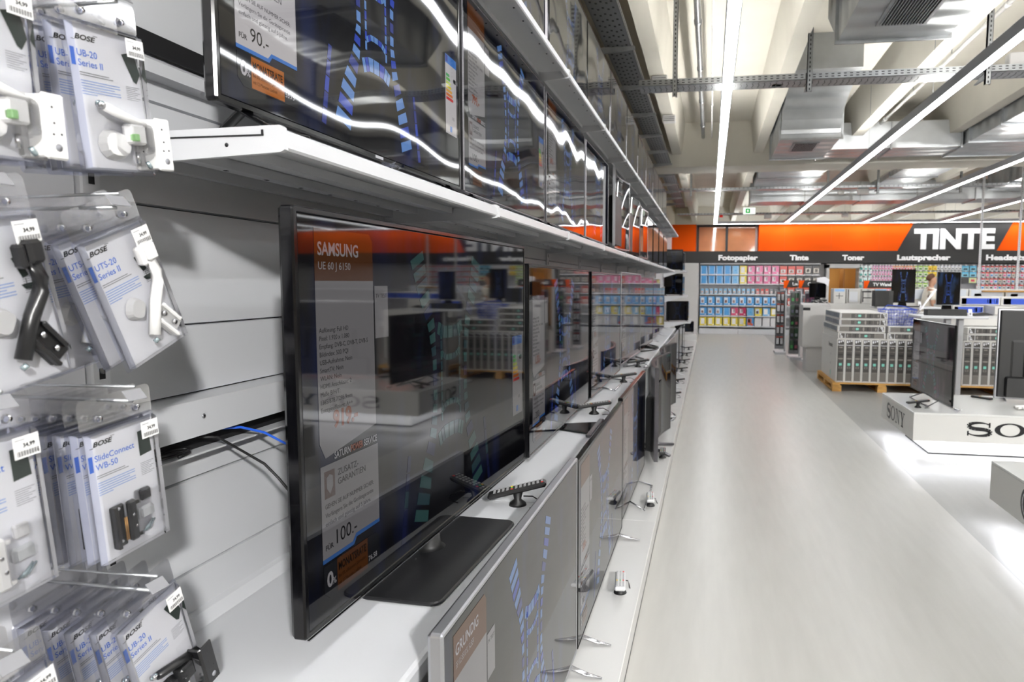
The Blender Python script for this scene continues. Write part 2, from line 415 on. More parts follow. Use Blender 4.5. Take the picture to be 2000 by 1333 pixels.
# ---------------------------------------------------------------- ducts, trays, pipes
def duct_box(name, x0, x1, y0, y1, z0, z1, label, grilles=(), taper=0, group='ventilation ducts'):
    e = empty(name, ((x0+x1)/2, (y0+y1)/2, z0), 0, label, 'duct', group)
    b = MB(); cx, cy = (x0+x1)/2, (y0+y1)/2
    X0, X1, Y0, Y1, H = x0-cx, x1-cx, y0-cy, y1-cy, z1-z0
    pts = [(X0, Y0, 0), (X0, Y1, 0), (X0, Y1+taper, H*.55), (X0, Y1+taper, H), (X0, Y0, H)] if taper else [(X0, Y0, 0), (X0, Y1, 0), (X0, Y1, H), (X0, Y0, H)]
    b.prism(pts, (X1-X0, 0, 0), duct); b.build('duct_body', e)
    along = (Y1-Y0) > (X1-X0)
    L = (Y1-Y0) if along else (X1-X0); n = max(1, round(L/1.25))
    for k in range(n+1):
        t = (Y0 if along else X0)+L*k/n; b = MB()
        if along: b.box(X0-.025, X1+.025, t-.012, t+.012, -.025, 0, galv); b.box(X0-.025, X0, t-.012, t+.012, 0, H, galv); b.box(X1, X1+.025, t-.012, t+.012, 0, H, galv)
        else: b.box(t-.012, t+.012, Y0-.025, Y1+.025, -.025, 0, galv); b.box(t-.012, t+.012, Y0-.025, Y0, 0, H, galv)
        b.build('flange', e)
    for gx0, gx1, gy0, gy1 in grilles:
        b = MB(); b.box(gx0-cx-.03, gx1-cx+.03, gy0-cy-.03, gy1-cy+.03, -.012, -.001, galv)
        b.box(gx0-cx, gx1-cx, gy0-cy, gy1-cy, -.014, -.012, dark_gap)
        n = 14
        for k in range(n+1): t = gx0-cx+(gx1-gx0)*k/n; b.box(t-.003, t+.003, gy0-cy, gy1-cy, -.022, -.014, galv)
        b.build('grille', e)
    return e
duct_box('air_duct', 1.0, 1.85, -2.5, 6.05, 3.5, 4.2, 'big galvanised duct overhead with the largest black grille, cut by the top edge', [(1.25, 1.56, 4.75, 5.7)], taper=.55)
duct_box('air_duct', .90, 1.68, 9.64, 11.15, 3.45, 3.98, 'galvanised duct end with a small grille behind the perforated cross tray', [(1.13, 1.42, 9.95, 10.5)])
# curved riser joining it
e = empty('duct_elbow', (.9, 8.3, 3.5), 0, 'curved galvanised duct elbow sweeping up behind the cable tray', 'duct', 'ventilation ducts')
b = MB(); pts = [(0, 0, .85), (0, 0, .45)]+[(0, 1.3*math.sin(a), .45-.42*math.sin(a)*1.0 if 0 else .45*math.cos(a)) for a in (.2, .45, .7, .95, 1.2, 1.45)]+[(0, 1.3, 0), (0, 1.3, .85)]
b.prism(pts, (.76, 0, 0), duct); b.build('duct_body', e)
duct_box('air_duct', 1.70, 3.72, 11.3, 12.1, 3.6, 4.0, 'crosswise galvanised duct between the second and third light lines')
duct_box('air_duct', 3.75, 4.9, 7.6, 12.2, 3.62, 4.2, 'wide galvanised duct at the right edge beyond the third light line')
duct_box('air_duct', .95, 2.2, 13.5, 16.3, 3.72, 4.2, 'small duct seen beneath the roof just past the cross beam')
duct_box('air_duct', .9, 9.5, 16.6, 17.4, 3.42, 3.85, 'long grey crosswise duct above the exit sign')
duct_box('air_duct', 3.6, 4.5, 13.6, 16.4, 3.7, 4.15, 'sloping duct past the cross beam between the light lines')
duct_box('air_duct', 6.0, 7.4, 12, 16.4, 3.6, 4.1, 'duct at far right beyond the hanging white poles')
b = MB()
for k in range(3): b.disc(1.78, 11.27, 3.66+.14*k, .065, dark_gap, 16)
for k in range(3): b.tube([(1.78, 11.3, 3.66+.14*k), (1.78, 11.24, 3.66+.14*k)], .07, black_m, 14)
tag(b.build('loudspeaker_cluster'), 'three round black ports stacked on the crosswise duct', 'vent')
def cable_tray(name, x0, x1, y0, y1, z, label, side=.06, mat=None):
    near = y0 < 10
    e = empty(name, (x0, y0, z), 0, label, 'cable tray', 'perforated cable trays'); b = MB(); mat = mat or galv
    W, L = x1-x0, y1-y0
    b.box(0, W, 0, L, 0, .004, mat)
    if L > W: b.box(0, .004, 0, L, 0, side, mat); b.box(W-.004, W, 0, L, 0, side, mat)
    else: b.box(0, W, 0, .004, 0, side, mat); b.box(0, W, L-.004, L, 0, side, mat)
    if L < W:
        for i in range(110 if near else 160):
            x = .03+(.055 if near else .09)*i
            for zz in ((.018, .026), (.040, .048)): b.box(x, x+.026, -.0006, 0, zz[0], zz[1], dark_gap)
            if near:
                b.box(x, x+.022, .03, .036, -.0006, 0, dark_gap); b.box(x, x+.022, L-.036, L-.03, -.0006, 0, dark_gap)
                b.prism([(x, .055, -.0004), (x+.012, L/2, -.0004), (x, L-.055, -.0004), (x+.008, L-.055, -.0004), (x+.020, L/2, -.0004), (x+.008, .055, -.0004)], (0, 0, -.0004), M('slot_shadow', '5c5e60', rough=.6))
    else:
        for i in range(150):
            for j in range(5): b.box(W*(.12+.17*j), W*(.12+.17*j)+.018, .05+.12*i+(.03 if j % 2 else 0), .08+.12*i+(.03 if j % 2 else 0), -.0008, 0, dark_gap)
            for j in range(2): b.box(W, W+.0008, .05+.06*i*2+.06*j, .08+.06*i*2+.06*j, .02, .035, dark_gap)
    b.build('tray_body', e)
    b = MB()
    for k in range(5):
        r = random.random()
        if L > W: b.tube([(W*(.2+.14*k), .01, .016), (W*(.25+.13*k), L*.5, .016), (W*(.2+.14*k), L-.01, .016)], .008, M('cable_grey', '55575a', rough=.6), 6)
        else: b.tube([(.01, L*(.2+.14*k), .016), (W*.5, L*(.25+.12*k), .016), (W-.01, L*(.2+.14*k), .016)], .008, M('cable_grey', '55575a'), 6)
    b.build('cable', e)
    return e
cable_tray('cable_tray', -.72, 14, 6.75, 7.0, 3.40, 'perforated metal cable tray crossing the aisle nearest the camera')
cable_tray('cable_tray', -.72, 14, 15.2, 15.4, 3.52, 'thin perforated tray crossing far back before the long duct', .05)
cable_tray('cable_tray', -.95, 14, 19.6, 19.75, 3.42, 'farthest crosswise tray just above the orange wall band', .05)
dtray = M('dark_tray_metal', '85878a', rough=.4, metal=.7)
cable_tray('cable_tray', -.98, -.74, 1.0, 19.5, 3.62, 'dark perforated tray running along above the top row of televisions', .06, dtray)
for k in range(14):
    y = 2.6+1.2*k
    b = MB(); b.prism([(-1.35, y, 3.60), (-.70, y, 3.60), (-.70, y, 3.575), (-1.35, y, 3.51)], (0, .03, 0), galv)
    tag(b.build('tray_bracket'), 'galvanised bracket under the left tray, %s from the camera' % (ORD[k] if k < 12 else 'one of the last two'), 'bracket', 'brackets under the left cable tray')
for k, (x, y0) in enumerate(((-.37, 6.72), (.87, 6.72), (2.40, 6.72), (3.9, 6.72), (-.45, 15.1), (2.4, 15.1), (3.4, 15.1), (5.0, 15.1))):
    b = MB(); top = 4.35
    b.box(-.022, .022, -.02, -.015, -.08, top-3.4, galv)
    for i in range(26): b.box(-.005, .005, -.0206, -.02, -.07+.04*i, -.05+.04*i, dark_gap); b.box(-.022, -.018, -.02, .02, -.08, top-3.4, galv); b.box(.018, .022, -.02, .02, -.08, top-3.4, galv)
    b.prism([(-.01, .02, -.02), (-.01, .30, -.005), (-.01, .30, .0), (-.01, .02, .03)], (.02, 0, 0), galv)
    o = b.build('tray_hanger'); o.location = (x, y0, 3.36 if y0 < 10 else 3.46)
    tag(o, 'slotted steel hanger holding the %s tray, %s from the left' % ('nearer cross' if y0 < 10 else 'farther cross', ['first', 'second', 'third', 'fourth'][k % 4]), 'hanger', 'steel hangers for the cross trays')
for x, r, y1, mt, lab in ((-.16, .03, 11.7, galv, 'grey conduit pipe between the tray hanger and the first light line'), (-.02, .012, 11.5, white_p, 'thin white pipe left of the first light line'),
                      (2.22, .07, 11.1, M('grey_pipe', '8b9198', rough=.35), 'thick grey drain pipe right of the big duct'), (2.5, .022, 11.1, white_p, 'thin white pipe beside the thick grey drain pipe')):
    b = MB(); b.tube([(0, -3, 0), (0, y1, 0)], r, mt, 14)
    for k in range(8): b.tube([(0, 1+k*1.4, 0), (0, 1.06+k*1.4, 0)], r*1.25, mt, 14)
    for k in range(8): b.tube([(0, 1.03+k*1.4, 0), (0, 1.03+k*1.4, .4)], .006, galv, 5)
    o = b.build('ceiling_pipe'); o.location = (x, 0, 3.93 if r > .02 else 3.88); tag(o, lab, 'pipe')
# exit sign and small ceiling gear
e = empty('exit_sign', (.9, 17, 3.18), 0, 'small green and white escape sign hanging in the distance', 'sign')
b = MB(); b.bbox(-.14, .14, 0, .05, 0, .15, M('exit_white', 'f4fff4', emit='f2fff2', es=1.2)); b.box(-.09, .02, -.004, 0, .02, .13, M('exit_green', '1aa04a', emit='1aa04a', es=.8))
b.poly([(-.05, -.006, .05), (-.02, -.006, .05), (-.02, -.006, .1), (-.05, -.006, .1)], M('exit_pictogram', 'ffffff', es=1, emit='ffffff')); b.build('sign_face', e)
b = MB(); b.tube([(-.1, .02, .15), (-.1, .02, .237)], .003, galv, 5); b.tube([(.1, .02, .15), (.1, .02, .237)], .003, galv, 5); b.build('sign_wire', e)
for k, (x, y, z, sx, lab) in enumerate(((.60, 6.9, 3.40, .06, 'small white junction box on the nearer cross tray'), (2.75, 6.9, 3.45, .13, 'large white switch box on the nearer cross tray at right'),
                               (3.15, 15.3, 3.398, .11, 'white box under the farther tray beside the round detector'), (1.55, 19.67, 3.309, .1, 'white emergency lamp box left of the second light line'),
                               (8.1, 19.67, 3.276, .13, 'square white router on the last tray at right'), (5.75, 12.1, 3.28, .12, 'white access point hanging on the fourth light line'),
                               (3.6, 19.67, 3.331, .08, 'small white box above the dark ink sign'), (-.6, 7.8, 3.70, .09, 'white ribbed cable box beside the left tray, nearer one'), (-.6, 9.6, 3.70, .09, 'white ribbed cable box beside the left tray, farther one'))):
    b = MB(); b.bbox(-sx, sx, -.05, .05, 0, sx*1.1, white_p, .01)
    for j in range(3): b.box(-sx*.8, sx*.8, -.053, -.05, sx*(.2+.25*j), sx*(.3+.25*j), ink_g) if 'ribbed' in lab else None
    o = b.build('junction_box'); o.location = (x, y, z); tag(o, lab, 'box')
b = MB(); b.tube([(0, 0, 0), (0, 0, .05), (0, 0, .07)], .07, white_p, 16, rs=[.05, .075, .06]); b.tube([(0, 0, .07), (0, 0, .12)], .01, galv, 6)
o = b.build('smoke_detector'); o.location = (2.7, 15.3, 3.40); tag(o, 'round white smoke detector under the farther cross tray', 'detector')
b = MB(); b.tube([(0, 0, 0), (0, 0, .06)], .05, M('red_siren', 'd42a20', rough=.4, emit='d42a20', es=.3), 12)
o = b.build('alarm_beacon'); o.location = (.27, 19.67, 3.36); tag(o, 'little red alarm beacon above the left end of the orange band', 'alarm')
#@@WALLUNIT
# ================================================================ THE TELEVISION WALL
BAY0, BAYW, NB = 1.04, 1.155, 11
WX = -1.1
EDGES = [.10, .30, .50, .66, .871, 1.072, 1.141]          # horizontal seams of the back panels
def back_panels(b, y0, y1):
    "stacked steel panels with dark seams"
    z = .12; seams = [.30, .50, .66, .871, 1.072, 1.257, 1.406, 1.648, 1.853, 1.945, 2.13, 2.33, 2.53, 2.73, 2.93, 3.13]
    for s in seams:
        b.prism([(WX, y0, z+.003), (WX, y0, s-.003), (WX-.012, y0, s-.001), (WX-.012, y0, z)], (0, y1-y0, 0), panel_g)
        z = s
    b.box(WX-.03, WX-.013, y0, y1, .1, 3.15, dark_gap)
for k in range(NB):
    y0 = BAY0+k*BAYW
    e = empty('wall_shelving_bay', (0, 0, 0), 0, 'pale grey slatted steel back panel bay, %s from the camera' % ORD[k], 'shelving', 'back panel bays of the television wall')
    b = MB(); back_panels(b, y0+.045, y0+BAYW-.0); b.build('back_panel', e)
    b = MB(); b.bbox(WX-.03, WX+.012, y0+.0, y0+.04, 0, 3.15, shelf_w, .003)
    for j in range(60): b.box(WX+.0121, WX+.0128, y0+.014, y0+.026, .12+j*.05, .14+j*.05, dark_gap)
    b.build('upright', e)
    # cable raceway cover over its dark slot
    b = MB(); b.prism([(WX, y0+.045, 1.255), (WX+.045, y0+.045, 1.25), (WX+.05, y0+.045, 1.175), (WX, y0+.045, 1.17)], (0, BAYW-.05, 0), panel_g)
    b.box(WX, WX+.04, y0+.045, y0+BAYW, 1.132, 1.136, panel_g); b.box(WX, WX+.004, y0+.045, y0+BAYW, 1.1365, 1.170, dark_gap)
    b.tube([(WX+.0485, y0+.22, 1.215), (WX+.0505, y0+.22, 1.215)], .005, silver, 8); b.tube([(WX+.05, y0+.22, 1.215), (WX+.0515, y0+.22, 1.215)], .0022, dark_gap, 8)
    b.build('raceway_cover', e)
    b = MB(); b.box(WX, WX+.01, y0+.045, y0+BAYW, 1.945, 1.985, dark_gap); b.prism([(WX, y0+.045, 1.94), (WX+.03, y0+.045, 1.925), (WX+.03, y0+.045, 1.90), (WX, y0+.045, 1.895)], (0, BAYW-.05, 0), panel_g)
    b.build('slot_rail', e)
    b = MB(); b.prism([(WX, y0+.045, .753), (WX+.035, y0+.045, .753), (WX+.015, y0+.045, .775), (WX, y0+.045, .779)], (0, BAYW-.05, 0), panel_g); b.build('edge_strip', e)
SHELFNAMES = {'upper': 'the middle shelf line with the upper televisions', 'top': 'the topmost shelf line'}
def shelf_board(kind, k, y0, z):
    e = empty('shelf_board', (0, y0, z), 0, 'white steel shelf of %s, %s bay' % (SHELFNAMES[kind], ORD[k] if k else 'nearest'), 'shelf', 'white shelves of ' + kind + ' line')
    b = MB(); x0, x1, L = WX+.015, -.70, BAYW-.004
    b.prism([(x0, 0, 0), (x1-.006, 0, 0), (x1, 0, -.006), (x1, 0, -.03), (x1-.004, 0, -.034), (x1-.02, 0, -.034), (x1-.02, 0, -.03), (x1-.004, 0, -.029), (x1-.006, 0, -.006), (x0, 0, -.006)], (0, L, 0), shelf_w)
    b.build('board', e)
    b = MB()
    for xx in (WX+.10, WX+.22): b.box(xx, xx+.035, .03, L-.03, -.026, -.0065, panel_g)
    b.box(x0, x0+.02, 0, L, -.034, -.0065, panel_g)
    for j in range(8): b.box(WX+.11, WX+.118, .1+.13*j, .108+.13*j, -.0268, -.0262, dark_gap); b.box(x1-.05, x1-.044, .1+.13*j, .105+.13*j, -.009, -.0066, dark_gap)
    b.build('stiffener', e)
    if kind == 'upper' or kind == 'top':
        for yy in ((-.002, .008), (L-.006, L+.002)):
            b = MB(); b.prism([(WX+.01, yy[0], -.002), (x1-.002, yy[0], .004), (x1+.004, yy[0], 0), (x1+.006, yy[0], -.036), (x1-.002, yy[0], -.040), (WX+.01, yy[0], -.058)], (0, yy[1]-yy[0], 0), shelf_w)
            if yy[0] < 0:
                b.tube([(-.80, yy[0]-.0006, -.026), (-.80, yy[0]+.001, -.026)], .0035, dark_gap, 10)
                b.box(WX+.01, -.735, yy[0]-.0016, yy[0]-.0004, -.013, -.0105, dark_gap); b.box(-.735, -.731, yy[0]-.0016, yy[0]-.0004, -.013, -.003, dark_gap)
            b.build('bracket', e)
    return e
for k in range(NB): shelf_board('upper', k, BAY0+k*BAYW, 1.752)
for k in range(1, NB+1):
    if k < 12: shelf_board('top', k-1, BAY0+k*BAYW, 2.535) if k < NB+1 else None
# worktop line
for k in range(NB-2):
    y0 = BAY0+k*BAYW; L = BAYW-.003
    b = MB(); x1 = -.55
    b.prism([(WX+.012, 0, 0), (x1-.012, 0, 0), (x1-.004, 0, -.003), (x1, 0, -.010), (x1, 0, -.04), (x1-.02, 0, -.04), (x1-.02, 0, -.034), (WX+.012, 0, -.034)], (0, L, 0), shelf_w)
    b.box(x1-.03, x1-.0285, 0, L, 0, .0004, ink_g) if 0 else None
    o = b.build('worktop'); o.location = (0, y0, .752)
    tag(o, 'deep white worktop under the middle row of televisions, %s section' % ORD[k], 'worktop', 'worktop sections of the television wall')
    b = MB(); b.box(-.60, -.585, 0, L, .12, .71, black_m if k == 0 else panel_g); b.box(-.585, -.575, .01, L-.01, .12, .70, panel_g)
    o = b.build('base_panel'); o.location = (0, y0, 0); tag(o, 'lower front panel behind the floor row of televisions, %s section' % ORD[k], 'panel', 'lower panels of the television wall')
# floor plinth
for k in range(9):
    y0 = .2+k*1.85; b = MB(); b.bbox(WX, -.289, 0, 1.848, 0, .10, plinth_w, .003); b.box(-.292, -.2885, 0, 1.848, .0, .012, ink_k)
    o = b.build('display_plinth'); o.location = (0, y0, 0); tag(o, 'low white floor plinth carrying the bottom televisions, %s section from the camera' % ORD[k], 'plinth', 'low plinth sections')

# ---------------------------------------------------------------- televisions
# the tunnel of blue tiles every screen is showing (u, v in 0..1 of the picture)
def tunnel():
    q = []
    def strip(p, wd, n, shades):
        for i in range(n):
            t0, t1 = i/n+.004, (i+1)/n-.012
            def at(t):
                s = t*(len(p)-1); j = min(int(s), len(p)-2); f = s-j
                return tuple(p[j][a]*(1-f)+p[j+1][a]*f for a in (0, 1, 2))
            def side(t):
                p_, a, n_ = at(max(t-.06, 0)), at(t), at(min(t+.06, .9999))
                dx, dz = n_[0]-p_[0], (n_[1]-p_[1])*.56; L = math.hypot(dx, dz) or 1
                nx, nz = -dz/L*wd, dx/L*wd/.56
                return (a[0]-nx*a[2], a[1]-nz*a[2]), (a[0]+nx*a[2], a[1]+nz*a[2])
            (a0, a1), (c0, c1) = side(t0), side(t1)
            q.append(((a0, a1, c1, c0), shades[i % len(shades)]))
    for s in (-1, 1):
        strip([(.5+s*.150, .93, 2.3), (.5+s*.125, .82, 1.9), (.5+s*.090, .70, 1.2), (.5+s*.078, .58, .7), (.5+s*.076, .44, .7), (.5+s*.088, .33, 1.2), (.5+s*.125, .19, 2.0), (.5+s*.150, .05, 2.5)], .012, 19, (1, 1, 0, 1, 2))
        strip([(.5+s*.046, .68, 1), (.5+s*.046, .36, 1)], .004, 9, (1, 0))
        strip([(.5+s*.19, .30, 1), (.5+s*.22, .03, 1.3)], .006, 5, (2, 2, 0))
    for v, r, wd in ((.69, .062, .012), (.60, .045, .006), (.30, .062, .014), (.40, .045, .006)):
        strip([(.5-r, v, 1), (.5-r*.5, v-.02 if v > .5 else v+.02, 1), (.5+r*.5, v-.02 if v > .5 else v+.02, 1), (.5+r, v, 1)], wd, 7, (1, 0, 1))
    return q
TUN = tunnel(); TSH = ('3a55c8', '6f9ce0', '35449a')
def tv_screen(e, w, h, z0, kind, glow, sheet=None, warp=None, tint='1c2858', brand='', model='', price='', guar='90.-', rate='55.75', y=.0015, energy=False, tcol=TSH):
    b = MB(); pw_, ph = w, h
    def P(u, v, d): return (-pw_/2+u*pw_, y-d, z0+v*ph)
    g = screen_base(glow*.8, kind, tint); n = 24 if warp else 1
    vs = [P(i/n, v, 0) for i in range(n+1) for v in (0, 1)]; b.add(vs, [(2*i, 2*i+2, 2*i+3, 2*i+1) for i in range(n)], g, smooth=bool(warp))
    for (pts, sh) in (TUN if not warp else []):
        b.poly([P(u, v, .0003) for u, v in pts][::-1] if 0 else [P(u, v, .0003) for u, v in pts], SM(tcol[sh], glow*.9, kind))
    if sheet:
        W = SM('c9c5c8', glow*.62 if sheet != 'bright' else glow*.95, kind); O = SM('c8742c', glow*(.25 if sheet != 'bright' else .8), kind); K = SM('101014', glow*.2, kind); LB = SM('3c7fd6', glow*.9, kind)
        WT = SM('d8d4d8', glow*.8, kind); DK = SM('303238', glow*.5, kind)
        s = ph/.747
        X = lambda x: -pw_/2+x*s
        Z = lambda zz: z0+ph-zz*s
        def rect(x0, x1, za, zb, m, d=.0005): b.quad((X(x0), y-d, Z(zb)), (X(x1), y-d, Z(zb)), (X(x1), y-d, Z(za)), (X(x0), y-d, Z(za)), m)
        t = lambda txt, x, z, sz, m, bold=0., wd=None: text(b, txt, X(x), Z(z), sz*s, m, y=y-.0008, bold=bold, width=wd*s if wd else None)
        b.poly([(X(.045), y-.0005, Z(.115)), (X(.245), y-.0005, Z(.115)), (X(.245), y-.0005, Z(.035)), (X(.232), y-.0005, Z(.02)), (X(.045), y-.0005, Z(.02))], O)
        b.poly([(X(.045), y-.0005, Z(.415)), (X(.062), y-.0005, Z(.445)), (X(.245), y-.0005, Z(.415)), (X(.245), y-.0005, Z(.115)), (X(.045), y-.0005, Z(.115))], W)
        if brand: t(brand, .055, .068, .034, WT, .02, .135)
        if model: t(model, .056, .094, .02, WT, 0, .105)
        for i, ln in enumerate(('Aufl\u00f6sung: Full HD', 'Pixel: 1.920 x 1.080', 'Empfang: DVB-C, DVB-T, DVB-S', 'Bildindex: 500 PQI', 'USB-Aufnahme: Nein', 'SmartTV: Nein', 'WLAN: Nein', 'HDMI Anschl\u00fcsse: 2', 'Ma\u00dfe B/H/T:', '1365/878.7/295.9mm', 'Energieeffizient: A++')):
            t(ln, .053, .21+.0148*i, .0125, K)
        if price: t(price, .09, .392, .045, SM('c8602c', glow*.6, kind), .04, .085)
        rect(.25, .305, .125, .235, W); t('TV TEST', .254, .15, .0125, K, 0, .047)
        t('SATURN', .09, .452, .019, WT, .03, .055); t('POWER', .147, .452, .019, SM('c8602c', glow*.7, kind), .03, .045); t('SERVICE', .194, .452, .019, WT, .03, .052)
        b.poly([(X(.045), y-.0005, Z(.635)), (X(.146), y-.0005, Z(.635)), (X(.158), y-.0005, Z(.622)), (X(.25), y-.0005, Z(.622)), (X(.25), y-.0005, Z(.458)), (X(.045), y-.0005, Z(.458))], W)
        b.poly([(X(.045), y-.0006, Z(.643)), (X(.150), y-.0006, Z(.643)), (X(.160), y-.0006, Z(.630)), (X(.25), y-.0006, Z(.630)), (X(.25), y-.0006, Z(.622)), (X(.158), y-.0006, Z(.622)), (X(.146), y-.0006, Z(.635)), (X(.045), y-.0006, Z(.635))], LB)
        rect(.056, .09, .47, .522, O); b.poly([(X(.073), y-.0008, Z(.515)), (X(.083), y-.0008, Z(.502)), (X(.083), y-.0008, Z(.482)), (X(.073), y-.0008, Z(.477)), (X(.063), y-.0008, Z(.482)), (X(.063), y-.0008, Z(.502))], W)
        t('ZUSATZ-', .10, .487, .018, K); t('GARANTIEN', .10, .505, .018, K)
        t('GEHEN SIE AUF NUMMER SICHER:', .057, .541, .0125, K, 0, .172); t('Verl\u00e4ngern Sie die Ger\u00e4tegarantie', .057, .558, .0125, K, 0, .17); t('einfach und g\u00fcnstig auf 5 Jahre.', .057, .574, .0125, K, 0, .16)
        t('F\u00dcR', .055, .62, .014, K, .02); t(guar, .09, .618, .04, K)
        b.poly([(X(.065), y-.0004, Z(.715)), (X(.25), y-.0004, Z(.715)), (X(.25), y-.0004, Z(.66)), (X(.235), y-.0004, Z(.648)), (X(.047), y-.0004, Z(.648)), (X(.047), y-.0004, Z(.70))], DK)
        rect(.09, .20, .648, .712, O); t('0', .056, .692, .04, WT, .03); t('%', .074, .692, .018, WT, .01)
        t('MONATSRATE', .094, .673, .022, K, .03, .10); t('Bei 0% effektivem Jahreszins', .094, .688, .0105, K, 0, .098); t('mit 12 Monaten Laufzeit', .094, .702, .0105, K, 0, .08); t(rate, .203, .70, .0155, WT, .01)
        if energy:
            ex = w/s-.125
            rect(ex, ex+.105, .30, .575, W); rect(ex, ex+.105, .30, .33, LB, .0007); rect(ex+.003, ex+.022, .303, .325, SM('26379a', glow, kind), .0009)
            for i, c in enumerate(('3aa85a', '5cb948', 'b8cc3a', 'e2cf3a', 'e3a53a', 'd9752e', 'cf3030')):
                L = .028+.006*i; zt = .365+.0135*i; b.poly([(X(ex+.006), y-.0008, Z(zt+.01)), (X(ex+.006+L), y-.0008, Z(zt+.01)), (X(ex+.011+L), y-.0008, Z(zt+.005)), (X(ex+.006+L), y-.0008, Z(zt)), (X(ex+.006), y-.0008, Z(zt))], SM(c, glow, kind))
            b.poly([(X(ex+.078), y-.0008, Z(.385)), (X(ex+.1), y-.0008, Z(.385)), (X(ex+.1), y-.0008, Z(.37)), (X(ex+.078), y-.0008, Z(.37)), (X(ex+.072), y-.0008, Z(.3775))], K)
            t('115', ex+.062, .52, .016, K); rect(ex+.04, ex+.06, .545, .565, LB, .0008)
    if warp: b.warp(warp)
    return b.build('screen', e)

def tv(loc, rz, w, h, label, group, frame=black_g, bezel=.012, depth=.045, lift=.05, stand='plate', kind='calm', glow=.35, sheet=None, curve=0., stand_mat=None, logo='', name='television', rot=None, back_bulge=True, **kw):
    "front face at local y = 0, screen looks along -y, origin at the stand's foot under the middle"
    e = empty(name, loc, rz, label, 'television', group, rot=rot)
    wf = (lambda x, y, z: (x, y-curve*x*x*1.0+0, z)) if curve else None
    cz = lift+h/2
    b = MB(); prof = [(.006, depth*.6), (0, depth*.45), (0, .004), (.003, 0), (bezel-.003, 0), (bezel, .003)]
    if curve:
        n = 16
        for i in range(n):
            x0, x1 = -w/2+w*i/n, -w/2+w*(i+1)/n
            b.box(x0, x1, .003, depth*.5, lift, lift+h, frame); b.box(x0, x1, 0, .003, lift, lift+bezel, frame); b.box(x0, x1, 0, .003, lift+h-bezel, lift+h, frame)
        b.box(-w/2, -w/2+bezel, 0, .003, lift, lift+h, frame); b.box(w/2-bezel, w/2, 0, .003, lift, lift+h, frame); b.warp(wf)
    else:
        b.rings(w, h, prof, frame, rc=.007, cz=cz, caplast=False)
        b.quad((-w/2+bezel, .003, lift+bezel), (w/2-bezel, .003, lift+bezel), (w/2-bezel, .003, lift+h-bezel), (-w/2+bezel, .003, lift+h-bezel), black_m)
    b.build('frame', e)
    b = MB(); b.prism([(-w*.38, depth*.45, lift+.03), (w*.38, depth*.45, lift+.03), (w*.38, depth*.45, lift+h*.7), (-w*.38, depth*.45, lift+h*.7)], (0, .001, 0), black_m)
    b.rings(w*.8, h*.62, [(0, depth*.5), (.01, depth*1.2), (.03, depth*1.3)], black_m, rc=.03, cz=lift+h*.36, capfirst=False)
    if curve: b.warp(wf)
    b.build('back_cover', e)
    tv_screen(e, w-2*bezel-.001, h-2*bezel-.001, lift+bezel, kind, glow, sheet, wf, y=.0015, **kw)
    sm = stand_mat or frame; b = MB()
    if stand == 'plate':
        b.rings(.57, .21, [(.004, 0), (0, .003), (0, .007), (.004, .010)], black_s, rc=.03, cx=-.09, seg=5, T=Matrix.Translation((0, .06-.03, 0)) @ Matrix.Rotation(PI/2, 4, 'X') if 0 else Matrix(((1, 0, 0, 0), (0, 1, 0, 0), (0, 0, 1, 0), (0, 0, 0, 1))) @ Matrix(((1, 0, 0, 0), (0, 0, 1, -.02), (0, 1, 0, 0), (0, 0, 0, 1))))
        b.tube([(-.06, .045, .009), (-.06, .045, .02), (-.06, .045, lift+.04)], .035, black_m, 14, rs=[.045, .03, .022])
    elif stand == 'bar':
        for x in (0,):
            b.prism([(-.07, .02, 0), (.07, .02, 0), (.05, .02, lift+.02), (-.05, .02, lift+.02)], (0, .03, 0), black_g)
        b.bbox(-.2, .2, -.175, -.145, 0, .016, sm, .004); b.prism([(-.06, .03, .004), (.06, .03, .004), (.14, -.15, .004), (-.14, -.15, .004)], (0, 0, .006), black_g)
    elif stand == 'loop':
        b.tube([(-.22, .02, lift), (-.26, -.09, .006), (.26, -.09, .006), (.22, .02, lift), (.26, .12, .006), (-.26, .12, .006), (-.22, .02, lift)], .006, sm, 6)
    elif stand == 'feet':
        for sx in (-1, 1):
            x = sx*w*.42; b = MB()
            b.tube([(x, -.11, .004), (x, -.05, .014), (x, .02, lift+.004), (x, .07, .014), (x, .12, .004)], .007, sm, 8, rs=[.005, .012, .014, .012, .005], flat=.45); b.build('foot', e)
        stand = None
    elif stand == 'arms':
        for sx in (-1, 1):
            b.tube([(sx*.02, .03, lift), (sx*.10, -.02, .03), (sx*.20, -.14, .010)], .012, sm, 8, rs=[.02, .016, .012]); b.tube([(sx*.05, .04, .03), (sx*.16, .14, .010)], .012, sm, 8, rs=[.016, .011])
        b.tube([(0, .03, lift+.05), (0, .03, .02)], .03, black_g, 10)
    elif stand == 'arc':
        b.tube([(x, -.13+.9*x*x, .008) for x in [-.4+.08*i for i in range(11)]], .008, sm, 8); b.tube([(0, -.13, .01), (0, .03, .02), (0, .03, lift+.05)], .016, sm, 8)
    if stand: b.build('stand', e)
    if logo:
        b = MB(); text(b, logo, 0, lift+.0045, .010, M('logo_silver', 'b8b8bc', rough=.3, metal=.6), y=-.0006, bold=.01, align='c'); b.build('maker_logo', e)
    return e
G_MID, G_UP, G_TOP, G_LOW = 'televisions in the middle row on the worktop', 'televisions on the upper shelf', 'televisions on the topmost shelf', 'televisions on the floor plinth'
ZT = .752
